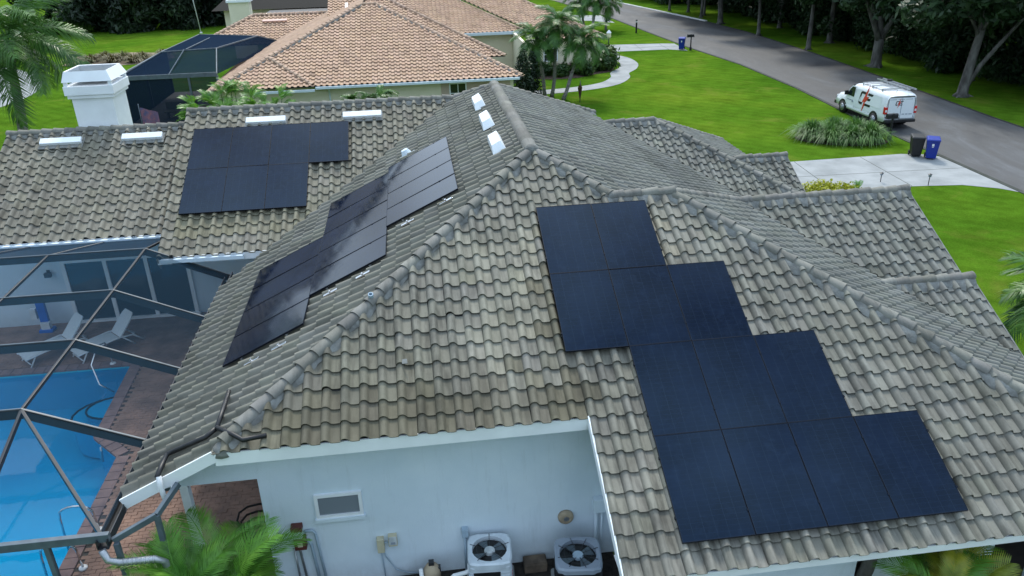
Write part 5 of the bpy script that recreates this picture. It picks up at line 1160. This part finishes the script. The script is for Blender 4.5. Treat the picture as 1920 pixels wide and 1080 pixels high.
# roadside oaks
def crown(seed, R=4.2, H0=0.0, n=7000, size=.30, m='oakleaf', lumps=22):
    g = random.Random(seed); L = []
    for k in range(lumps):
        a = k*2.4+g.uniform(-.3,.3); r = R*math.sqrt((k+.5)/lumps)*.85; L.append((r*math.cos(a), r*math.sin(a), H0+g.uniform(-.6,1.9)*(1.0)+1.5*(1-r/R), g.uniform(1.0,1.7), g.uniform(1.0,1.7), g.uniform(.6,1.1)))
    return leaf_cloud('crown', L, n, size, m, seed=seed, shell=.35)
cr = [crown(1), crown(2), crown(3, 3.4, 0, 5000)]
def oak(x, y, label, kind, r0, crown_i, zc, s=1.0, rz=0, lean=(0,0), group='oaks along the far roadside'):
    t_ = thing('oak_tree', label, 'tree', (x,y,0), rz, group); lx, ly = lean
    b = MB(); b.smooth = True
    if kind == 'fork':
        b.tube([(0,0,-.05),(.02,0,.25),(0,.02,1.0),(lx*.4,ly*.4,2.1)],[r0*1.7,r0*1.15,r0,r0*.95],12); b.obj('trunk','bark',t_)
        for q, (dx, dy, h) in enumerate(((-2.2,-.6,5.6),(.1,.8,6.6),(1.6,-.3,5.8),(-.6,1.6,6.2))):
            c = MB(); c.smooth = True; sx, sy = lx*.4, ly*.4
            c.tube([(sx,sy,1.85),(sx+dx*.2,sy+dy*.2,2.7),(sx+dx*.55,sy+dy*.55,3.9),(sx+dx,sy+dy,h)],[r0*.75,r0*.6,r0*.45,r0*.25],9); c.obj('limb','bark',t_)
    else:
        b.tube([(0,0,-.05),(.02,0,.22),(lx*.15,ly*.15,1.0),(lx*.5,ly*.5,2.6),(lx,ly,4.4),(lx*1.1,ly*1.1,6)],[r0*1.9,r0*1.15,r0,r0*.9,r0*.75,r0*.5],11); b.obj('trunk','bark',t_)
        for q in range(4):
            a = q*1.7+x; c = MB(); c.smooth = True; c.tube([(lx*.8,ly*.8,3.4+.3*q),(lx*.8+.7*math.cos(a),ly*.8+.7*math.sin(a),4.3+.3*q),(lx+1.8*math.cos(a),ly+1.8*math.sin(a),5.6+.2*q)],[r0*.4,r0*.3,r0*.15],7); c.obj('limb','bark',t_)
    for q in range(3):
        a = q*2.1+y; c = MB(); c.smooth = True; c.tube([(r0*.7*math.cos(a),r0*.7*math.sin(a),.16),(r0*1.6*math.cos(a),r0*1.6*math.sin(a),.04),(r0*2.4*math.cos(a),r0*2.4*math.sin(a),-.02)],[r0*.4,r0*.28,r0*.1],6); c.obj('root','bark',t_)
    o = link('crown', cr[crown_i], t_); o.location = (lx*1.0,ly*1.0,zc-1.1); o.scale = (s,s,s); o.rotation_euler = (0,0,rz+x)
    return t_
oak(33.5,42.3,'large grey oak forking into three limbs across the road from the van','fork',.36,0,6.4,1.15)
o2 = oak(32.9,30.9,'leaning oak with split pale trunk nearest the camera across the road','lean',.30,1,6.2,1.1,0,(.7,.3))
c = MB(); c.smooth = True; c.tube([(.05,0,.3),(.7,-.2,1.9),(1.5,-.5,3.3),(2.4,-.7,4.6),(3.2,-.9,5.4)],[.17,.15,.13,.1,.06],8); c.obj('limb','bark',o2)
oak(32.57,51.7,'slim dark trunked oak beyond the large forked oak','st',.19,2,5.8,1.1,.4,(.25,.2))
oak(32.2,61.6,'slim pale blotched trunk oak in a brown mulch ring','st',.17,1,5.8,1.0,1.0,(.1,.2))
oak(31.9,71.2,'stout dark trunked oak further up the road','st',.28,0,6.2,1.1,2.0,(.1,.3))
oak(32.0,77.6,'thin pale trunk at the road bend, nearest the camera of the far four','st',.15,2,6,1.1,2.6)
oak(33.0,79.4,'thin pale trunk at the road bend, second of the far four','st',.14,2,6,1.0,1.6)
oak(32.4,83.5,'thin pale trunk at the road bend, third of the far four','st',.15,1,6.2,1.0,.6)
oak(30.8,86.0,'thin pale trunk at the road bend, last of the far four','st',.14,2,6,1.0,3.6)
oak(36.2,54.9,'dark oak trunk against the hedge behind the slim oak','st',.26,0,6,1.1,.7,(.2,.1))
oak(36.4,66.0,'forked oak against the hedge behind the pale blotched oak','fork',.2,1,6,1.0,2.7)
oak(36.6,35.5,'shaded oak against the hedge behind the leaning oak','st',.2,2,5.5,1.0,1.7)
oak(12.5,92.0,'dark trunked oak on the far lawn above the terracotta roof','st',.5,0,7,1.2,1.2,group='oaks beyond the neighbour')
# dense hedge behind them
hg_l = []
g = random.Random(5)
for k in range(30): hg_l.append((g.uniform(-1.6,1.6), g.uniform(-3.0,3.0), g.uniform(.5,6.5), g.uniform(.7,1.3), g.uniform(.8,1.4), g.uniform(.6,1.2)))
hg = [leaf_cloud('hedge_leaves', hg_l, 9000, .26, 'hedgeleaf', seed=3, shell=.5), leaf_cloud('hedge_leaves', [(x*.9,-y,z*.95+.2,a,b2,c2) for x,y,z,a,b2,c2 in hg_l], 9000, .24, 'oakleaf', seed=8, shell=.5)]
NUM = ['first','second','third','fourth','fifth','sixth','seventh','eighth','ninth','tenth','eleventh','twelfth','thirteenth','fourteenth']
core = MB(); core.smooth = True; core.tube([(0,0,0),(.05,0,1.5),(-.1,.1,3),(.1,0,5)],[.12,.1,.08,.04],7); core = core.mesh('trunk','bark')
def hedge(x, y, rz, lb, gi, sc=1.0, group='hedge shrubs behind the oaks'):
    t_ = thing('hedge_shrub', lb, 'hedge', (x,y,0), rz, group); o = link('foliage', hg[gi], t_); o.scale = (sc,sc,sc); link('trunk', core, t_)
    return t_
for k in range(14):
    y = 26+k*5.3; hedge(38.3+.5*math.sin(k*1.7), y, .12*math.sin(k), f'dense dark green hedge shrub behind the roadside oaks, {NUM[k]} from the camera', k%2)
for k in range(9):
    y = 30+k*9; t_ = hedge(42.5+.8*math.sin(k*2.3), y, 1.57+.3*math.sin(k), f'tall dark thicket at the back of the hedge, {NUM[k]} from the camera', (k+1)%2, 1.5, 'thickets behind the hedge')
for k in range(8):
    a = k/7; hedge(35.5-16*a*a-3*a, 93+a*33, .8, f'dark shrub on the outside of the road bend, {NUM[k]} along the kerb', k%2, 1.15, 'shrubs round the road bend')
# dark wood beyond the golf lawn
wl = [leaf_cloud('wood_leaves', [(g.uniform(-3,3), g.uniform(-2,2), g.uniform(.4,7), g.uniform(1,2.2), g.uniform(1,2), g.uniform(.8,1.8)) for q in range(26)], 8000, .42, 'woodleaf', seed=21, shell=.45)]
for k in range(8):
    x = -43+k*3.3; y = 89+.9*math.sin(k*1.9)+(8 if k == 0 else 0)+max(0,(k-4))*2.2; t_ = thing('wood_tree', f'dark leafy tree at the edge of the golf lawn wood, {NUM[k]} from the queen palm', 'tree', (x,y,0), k*1.3, 'trees of the golf lawn wood'); link('foliage', wl[0], t_); link('trunk', core, t_)
for k in range(3):
    t_ = thing('wood_tree', f'tree deep in the golf lawn wood, {NUM[k]} from the palm side', 'tree', (-46+k*9,101,0), k, 'trees of the golf lawn wood'); o = link('foliage', wl[0], t_); o.scale = (1.6,1.6,1.6); link('trunk', core, t_)
lb_ = leaf_cloud('lime_leaves', [(0,0,1.2,1.6,1.5,1.4),(1.4,.3,.9,1.2,1.2,1.0),(-1.2,0,.8,1.2,1,.9)], 2600, .3, 'limeleaf', seed=14)
for k, (x, y) in enumerate([(-42.5,88),(-45,84)]): t_ = thing('lime_shrub', ['bright lime green shrub before the dark wood','bright lime shrub half hidden by the palm fronds'][k], 'shrub', (x,y,0), k, 'lime shrubs'); link('foliage', lb_, t_); link('trunk', core, t_).scale = (.4,.4,.3)
dt = tuft_mesh('dry_tuft', 260, 1.1, 1.2, 'drygrass', 7, .03)
for k in range(9):
    x = -33+1.0*k+.4*math.sin(k*3); y = 62.2+2.6*((k*7)%5)/4; t_ = thing('dry_grass_tuft', f'tuft of rough grass on the sandy patch, {NUM[k]} from the palm', 'grass', (x,y,0), k, 'rough grass on the sandy patch'); o = link('blades', dt, t_); o.scale = (1,1,.8); b = MB(); b.lathe([(.4,0),(.3,.1),(.1,.15)],7); b.obj('root_clump','drygrass',t_)

# ------------------------------------------------------------------ van
van = thing('work_van','white cargo van with black lettered logo and red lightning bolt parked on the road','van',(23.35,23.95,.006),0); VS = .92
def vpt(x, y, z): return (x*VS, y*VS, z*VS)
def ring(y, zb, zt, hb, ht, r=.16, cx=1.015):
    P = [(-hb,zb),(-hb*1.0,zb+.35),(-hb*1.0,zb+(zt-zb)*.5),(-(hb*.4+ht*.6),zt-r*1.6),(-ht,zt-r*.8),(-ht+r*.6,zt-r*.15),(-ht*.45,zt)]
    P = P+[(-x,z) for x, z in P[::-1]]
    return [vpt(cx+x, y, z) for x, z in P]
secs = [(0.0,.55,1.98,.98,.86),(.06,.45,2.06,1.0,.88),(.5,.42,2.12,1.01,.90),(2.5,.40,2.13,1.015,.90),(3.7,.40,2.10,1.015,.88),(4.05,.40,1.98,1.015,.84),(4.30,.40,1.72,1.015,.86),(4.62,.40,1.36,1.01,.92),(5.2,.42,1.26,.99,.88),(5.75,.45,1.16,.95,.80),(6.0,.50,1.02,.88,.74),(6.08,.60,.90,.80,.70)]
b = MB(); b.smooth = True; V = []; nr_ = None
for y, zb, zt, hb, ht in secs:
    rg = ring(y, zb, zt, hb, ht, .16 if zt > 1.6 else .10); nr_ = len(rg); V += rg
F = [(i*nr_+k, (i+1)*nr_+k, (i+1)*nr_+(k+1)%nr_, i*nr_+(k+1)%nr_) for i in range(len(secs)-1) for k in range(nr_)]
F += [tuple(range(nr_))[::-1], tuple((len(secs)-1)*nr_+k for k in range(nr_))]
b.add(V, F); body = b.obj('body','vanwhite',van)
def vbox(name, m, x0,x1,y0,y1,z0,z1, parent=van, bev=.01):
    o = MB(); o.box(x0*VS,x1*VS,y0*VS,y1*VS,z0*VS,z1*VS); return o.obj(name, m, parent, bev)
def vpoly(name, m, pts, parent=van, th=.008, axis='x'):
    n = len(pts); P = [vpt(*p) for p in pts]; d = {'x': Vector((-th,0,0)), 'y': Vector((0,-th,0))}[axis]
    Q = [Vector(p)+d for p in P]; o = MB(); o.add([tuple(p) for p in P]+[tuple(q) for q in Q], [tuple(range(n,2*n)), tuple(range(n))[::-1]]+[(i,(i+1)%n,n+(i+1)%n,n+i) for i in range(n)])
    return o.obj(name, m, parent)
def sx(z): # body side at height z
    return .0 if z < 1.2 else (z-1.2)*.085
def spoly(name, m, yz, th=.008, parent=van, out=.0): return vpoly(name, m, [(sx(z)-.004-out,y,z) for y, z in yz], parent, th)
door = spoly('front_door','vanwhite',[(3.55,.55),(4.55,.55),(4.6,1.05),(4.50,1.32),(4.2,1.74),(3.98,1.92),(3.55,1.92)],.006)
spoly('side_window','glass',[(3.62,1.26),(4.44,1.28),(4.20,1.66),(3.98,1.86),(3.62,1.86)],.012,door,.004)
for z in (.92,): spoly('door_handle','greyvinyl',[(3.62,z),(3.80,z),(3.80,z+.05),(3.62,z+.05)],.02,door)
spoly('side_seam','greyvinyl',[(3.50,.6),(3.515,.6),(3.515,1.95),(3.50,1.95)],.003); spoly('side_panel','vanwhite',[(.55,1.12),(3.42,1.12),(3.42,1.84),(.55,1.84)],.006)
spoly('lower_trim','vanwhite',[(1.62,.50),(4.3,.50),(4.3,.60),(1.62,.60)],.02)
ws = MB(); ws.add([vpt(1.015-.78,4.10,1.92),vpt(1.015+.78,4.10,1.92),vpt(1.015+.86,4.60,1.40),vpt(1.015-.86,4.60,1.40)],[(0,1,2,3)]); o = ws.obj('windshield','glass',van); o.location = (0,.03,.03)
vbox('mirror','black',-.24,-.02,4.30,4.42,1.28,1.55); vbox('mirror','black',2.05,2.27,4.30,4.42,1.28,1.55)
vbox('front_bumper','black',.1,1.93,5.92,6.16,.38,.62,bev=.04); vbox('rear_bumper','black',.04,1.99,-.16,.08,.40,.58,bev=.03); vbox('bumper_step','black',.62,1.40,-.24,-.14,.50,.60)
vbox('grille','black',.5,1.53,6.05,6.11,.66,.92)
for x in (.18,1.62): vbox('headlight','pvc',x,x+.25,5.98,6.06,.74,.96)
for x0, nm in ((-.01,'tail_light'),(1.87,'tail_light')):
    tl = vbox(nm,'red',x0,x0+.17,-.03,.16,.92,1.34); vbox('reverse_lamp','pvc',x0+.02,x0+.14,-.042,-.02,1.04,1.18,tl)
vbox('brake_light','red',.90,1.13,.03,.05,1.93,1.99)
for x0, x1 in ((.20,1.0),(1.03,1.83)): vbox('rear_door','vanwhite',x0,x1,-.012,.02,.62,1.86,bev=.03)
vbox('licence_plate','pvc',.32,.64,-.025,-.012,.88,1.04); vbox('door_seam','greyvinyl',1.005,1.025,-.016,.01,.62,1.86,bev=0)
# logo: letter C, bolt, three bars of an E (side and rear)
def logo(put, y0, z0, s, sk=.18):
    def q(pts): return [(y0-(u+sk*v)*s, z0+v*s) for u, v in pts]
    put('logo_letter','vinyl', q([(0,.12),(.12,0),(.46,0),(.50,.16),(.19,.16),(.17,.20),(.17,.68),(.21,.72),(.62,.72),(.70,.88),(.12,.88),(0,.76)]))
    for v, a, c in ((.72,.86,1.52),(.38,.98,1.36),(.0,.80,1.52)): put('logo_bar','vinyl', q([(a,v),(c-.1,v),(c,v+.08),(c,v+.16),(a+.06,v+.16)]))
    put('logo_bolt','boltred', q([(.60,-.55),(.66,.24),(.44,.16),(.80,1.45),(.82,.60),(1.10,.66)]))
logo(lambda n, m, yz: spoly(n, m, yz, .006 if m == 'vinyl' else .010, van, .004), 3.05, 0.98, .92)
logo(lambda n, m, xz: vpoly(n, m, [(x,-.018,z) for x, z in xz], van, .004 if m == 'vinyl' else .007, 'y'), .0, 1.42, .0) if 0 else None
def rput(n, m, yz): vpoly(n, m, [(1.0+(y-1.0)*-1,-.014,z) for y, z in yz], van, .004 if m == 'vinyl' else .007, 'y')
logo(rput, 1.40, 1.42, .30)
# small grey lettering lines (not legible in the photograph)
for k in range(11):
    if k in (3,7): continue
    spoly('small_lettering','greyvinyl',[(4.36-k*.065,.98),(4.32-k*.065,.98),(4.32-k*.065,1.05),(4.36-k*.065,1.05)],.003,van,.006)
for k in range(22): 
    if k % 7 != 6: vpoly('small_lettering','greyvinyl',[(.25+k*.072,-.014,1.76),(.295+k*.072,-.014,1.76),(.295+k*.072,-.014,1.80),(.25+k*.072,-.014,1.80)],van,.003,'y')
for k in range(12):
    if k not in (3,7): vpoly('small_lettering','greyvinyl',[(1.12+k*.055,-.014,.84),(1.155+k*.055,-.014,.84),(1.155+k*.055,-.014,.92),(1.12+k*.055,-.014,.92)],van,.003,'y')
def wheel(x, y, side):
    w = MB(); w.smooth = True; w.tube([(0,0,0),(.26*VS,0,0)], .385*VS, 24); o = w.obj('wheel','rubber',van); o.location = (x*VS,y*VS,.385*VS)
    r = MB(); r.smooth = True; r.tube([(-.008 if side < 0 else .26*VS-.0,0,0),(.02 if side < 0 else .26*VS+.008,0,0)], .235*VS, 20); r.obj('rim','alu',o)
    h = MB(); h.tube([(-.02 if side < 0 else .26*VS,0,0),(.02 if side < 0 else .26*VS+.02,0,0)], .08*VS, 12); h.obj('hub_cap','greyvinyl',o)
    for q in range(6): a = q*math.pi/3; t2 = MB(); t2.tube([(-.010 if side < 0 else .26*VS+.004,.15*VS*math.cos(a),.15*VS*math.sin(a)),(.004 if side < 0 else .26*VS+.01,.15*VS*math.cos(a),.15*VS*math.sin(a))],.035*VS,8); t2.obj('rim_hole','black',o)
for y in (1.12,4.86): wheel(-.02,y,-1); wheel(1.79,y,1)
for y in (1.12,4.86):
    arch = []
    for k in range(13): a = math.pi*k/12; arch.append((y+.50*math.cos(a),.40+.50*math.sin(a)))
    spoly('wheel_arch','black',arch,.004,van,.0)
# roof rack with ladder
for y in (.9,2.0,3.1): vbox('rack_bar','alu',.16,1.87,y,y+.06,2.22,2.27,bev=0)
for x in (.20,1.80):
    for y in (.9,2.0,3.1): vbox('rack_post','alu',x,x+.05,y,y+.06,2.08,2.22,bev=0)
vbox('roof_panel','vanwhite',.42,1.10,1.2,2.9,2.13,2.16); vbox('roof_tray','alu',.28,1.28,1.0,3.2,2.125,2.14)
for x in (1.36,1.74): vbox('ladder_rail','alu',x,x+.05,-.05,3.6,2.30,2.38,bev=0)
for k in range(10): vbox('ladder_rung','alu',1.41,1.74,.2+k*.34,.24+k*.34,2.32,2.36,bev=0)
tb(van,'antenna','black',[vpt(.7,.3,2.1),vpt(.62,.05,2.32)],.008,5); vbox('rack_clamp','black',1.45,1.75,2.5,2.62,2.38,2.48)

# ------------------------------------------------------------------ bins, mailboxes, lamps
def bin_(x, y, rz, m, lid_m, label, group='wheeled bins by the kerb', logo_=False):
    t_ = thing('wheelie_bin', label, 'bin', (x,y,.015), rz, group); b = MB()
    b.add([(-.22,-.25,.06),(.22,-.25,.06),(.22,.22,.06),(-.22,.22,.06),(-.29,-.34,.95),(.29,-.34,.95),(.29,.32,.95),(-.29,.32,.95)], [(0,3,2,1),(4,5,6,7),(0,1,5,4),(1,2,6,5),(2,3,7,6),(3,0,4,7)]); b.obj('bin_body',m,t_,.03)
    l = MB(); l.add([(-.32,-.39,.95),(.32,-.39,.95),(.32,.38,.95),(-.32,.38,.95),(-.28,-.34,1.02),(.28,-.34,1.02),(.27,.34,1.05),(-.27,.34,1.05)], [(0,3,2,1),(4,5,6,7),(0,1,5,4),(1,2,6,5),(2,3,7,6),(3,0,4,7)]); l.obj('lid',lid_m,t_,.02)
    tb(t_,'handle',lid_m,[(-.26,.38,.97),(-.26,.46,.93),(.26,.46,.93),(.26,.38,.97)],.02,6)
    for s in (-.27,.22):
        w = MB(); w.smooth = True; w.tube([(s,.24,.12),(s+.05,.24,.12)],.12,14); w.obj('wheel','rubber',t_)
    if logo_: b = MB(); b.add([(-.05,-.325,.68),(.05,-.325,.68),(.05,-.332,.80),(-.05,-.332,.80)],[(0,1,2,3)]); b.obj('emblem','pvc',t_); b = MB(); b.add([(-.04,-.318,.62),(.04,-.318,.62),(.04,-.322,.65),(-.04,-.322,.65)],[(0,1,2,3)]); b.obj('emblem_line','pvc',t_)
    return t_
bin_(22.05,18.72,R_(-22),'black','black','black wheeled bin behind the blue one at the driveway kerb'); bin_(22.5,18.15,R_(-30),'bluebin','bluebin','blue wheeled bin at the driveway kerb in front of the black bin',logo_=True)
bin_(22.1,55.0,R_(-25),'bluebin','bluebin','distant blue wheeled bin at the neighbour driveway',logo_=True)
def mailbox(x, y, label, s=1.0):
    t_ = thing('mailbox', label, 'mailbox', (x,y,0), R_(0), 'mailboxes by the road')
    b = MB(); b.lathe([(.11*s,0),(.10*s,.28*s),(.06*s,.32*s),(.05*s,1.15*s)],10); b.obj('post','black',t_)
    b = MB(); n = 8; P = [(-.10*s,0)]+[(.10*s*math.cos(math.pi*(1-k/n)),.12*s+.09*s*math.sin(math.pi*k/n)) for k in range(n+1)]+[(.10*s,0)]
    m_ = len(P); b.add([(-.36*s,u,1.2*s+v) for u,v in P]+[(.24*s,u,1.2*s+v) for u,v in P],[tuple(range(m_)),tuple(range(m_,2*m_))[::-1]]+[(i,m_+i,m_+(i+1)%m_,(i+1)%m_) for i in range(m_)]); b.obj('letter_box','black',t_)
    b = MB(); b.box(-.40*s,.28*s,-.12*s,.12*s,1.15*s,1.2*s); b.obj('shelf','black',t_); b = MB(); b.box(-.1*s,-.02*s,-.135*s,-.125*s,1.25*s,1.42*s); b.obj('flag_arm','black',t_)
mailbox(22.58,21.9,'black mailbox on a post behind the parked van'); mailbox(22.7,54.3,'distant black mailbox behind the blue bin')
def bollard(x, y, h, label, lamp='pvc'):
    t_ = thing('bollard_light', label, 'lamp', (x,y,0), 0, 'garden lights'); b = MB(); b.lathe([(.09,0),(.09,h*.78)],12); b.obj('post','black',t_)
    b = MB(); b.lathe([(.075,h*.78),(.075,h*.9)],12); b.obj('lens',lamp,t_); b = MB(); b.lathe([(.1,h*.9),(.1,h*.96),(.03,h)],12); b.obj('cap','black',t_)
bollard(21.2,67.0,1.35,'dark bollard light on the far lawn beside the road')
def pathlight(x, y, h, label):
    t_ = thing('path_light', label, 'lamp', (x,y,0), 0, 'garden lights'); tb(t_,'stake','black',[(0,0,0),(0,0,h*.75)],.018,6); b = MB(); b.lathe([(.05,h*.72),(.07,h*.8),(.07,h*.92)],8); b.obj('lantern','greyvinyl',t_); b = MB(); b.lathe([(.10,h*.92),(.02,h)],8); b.obj('lamp_cap','black',t_)
pathlight(19.93,14.3,.55,'small path light at the corner of the driveway'); pathlight(18.2,15.2,.45,'small path light by the gable ridge on the driveway edge')
t_ = thing('garden_lantern','pale garden lantern by the corner of the neighbour garage','lamp',(14.2,50.5,0)); tb(t_,'post','black',[(0,0,0),(0,0,1.9)],.05,8); b = MB(); b.lathe([(.12,1.9),(.2,2.0),(.18,2.3),(.06,2.5)],8); b.obj('lantern_head','signyellow',t_); b = MB(); b.lathe([(.22,2.32),(.05,2.55)],8); b.obj('lantern_cap','white',t_)
t_ = thing('golf_flagpole','thin white pole on the golf lawn by the dark wood','pole',(-26.2,82.9,0)); tb(t_,'pole','flagpole',[(0,0,0),(-.6,0,9)],.05,8); b = MB(); b.lathe([(.16,0),(.13,.12)],10); b.obj('base','flagpole',t_)
for k, (x, y) in enumerate([(-25.6,61.2),(-30.4,57.5)]): t_ = thing('marker_post', ['short white marker post on the golf lawn','short white marker post by the sandy patch'][k], 'post', (x,y,0), 0, 'marker posts'); b = MB(); b.lathe([(.05,0),(.05,.6),(.02,.66)],8); b.obj('post','white',t_); b = MB(); b.lathe([(.09,0),(.07,.06)],8); b.obj('collar','white',t_)
t_ = thing('screen_fence','dark green screen panel fence beyond the left gable edge','fence',(-14.95,8.4,0))
b = MB(); b.box(-6,0,0,.03,.1,4.75); b.obj('screen_cloth','nbscreen',t_); b = MB(); b.bar((-6,0,4.8),(0,0,4.8),.08,.1); b.obj('top_rail','bronze',t_)
for x in (-5.9,-3,-.05): b = MB(); b.box(x-.04,x+.04,-.03,.06,0,4.8); b.obj('post','bronze',t_)
# slab joints in the driveways
for nm, segs in (('driveway', [((15.6,14.6),(15.9,19.0)),((19.2,14.35),(19.4,19.1)),((10.4,16.8),(23.1,16.4))]), ('neighbour_driveway', [((18.6,55.4),(18.9,59.3)),((21.0,55.3),(21.2,59.0)),((11.2,57.7),(22.4,57.0))])):
    par = bpy.data.objects[nm]
    for a, c in segs: b = MB(); b.bar((*a,.0125),(*c,.0125),.03,.004); b.obj('slab_joint','kerb',par)
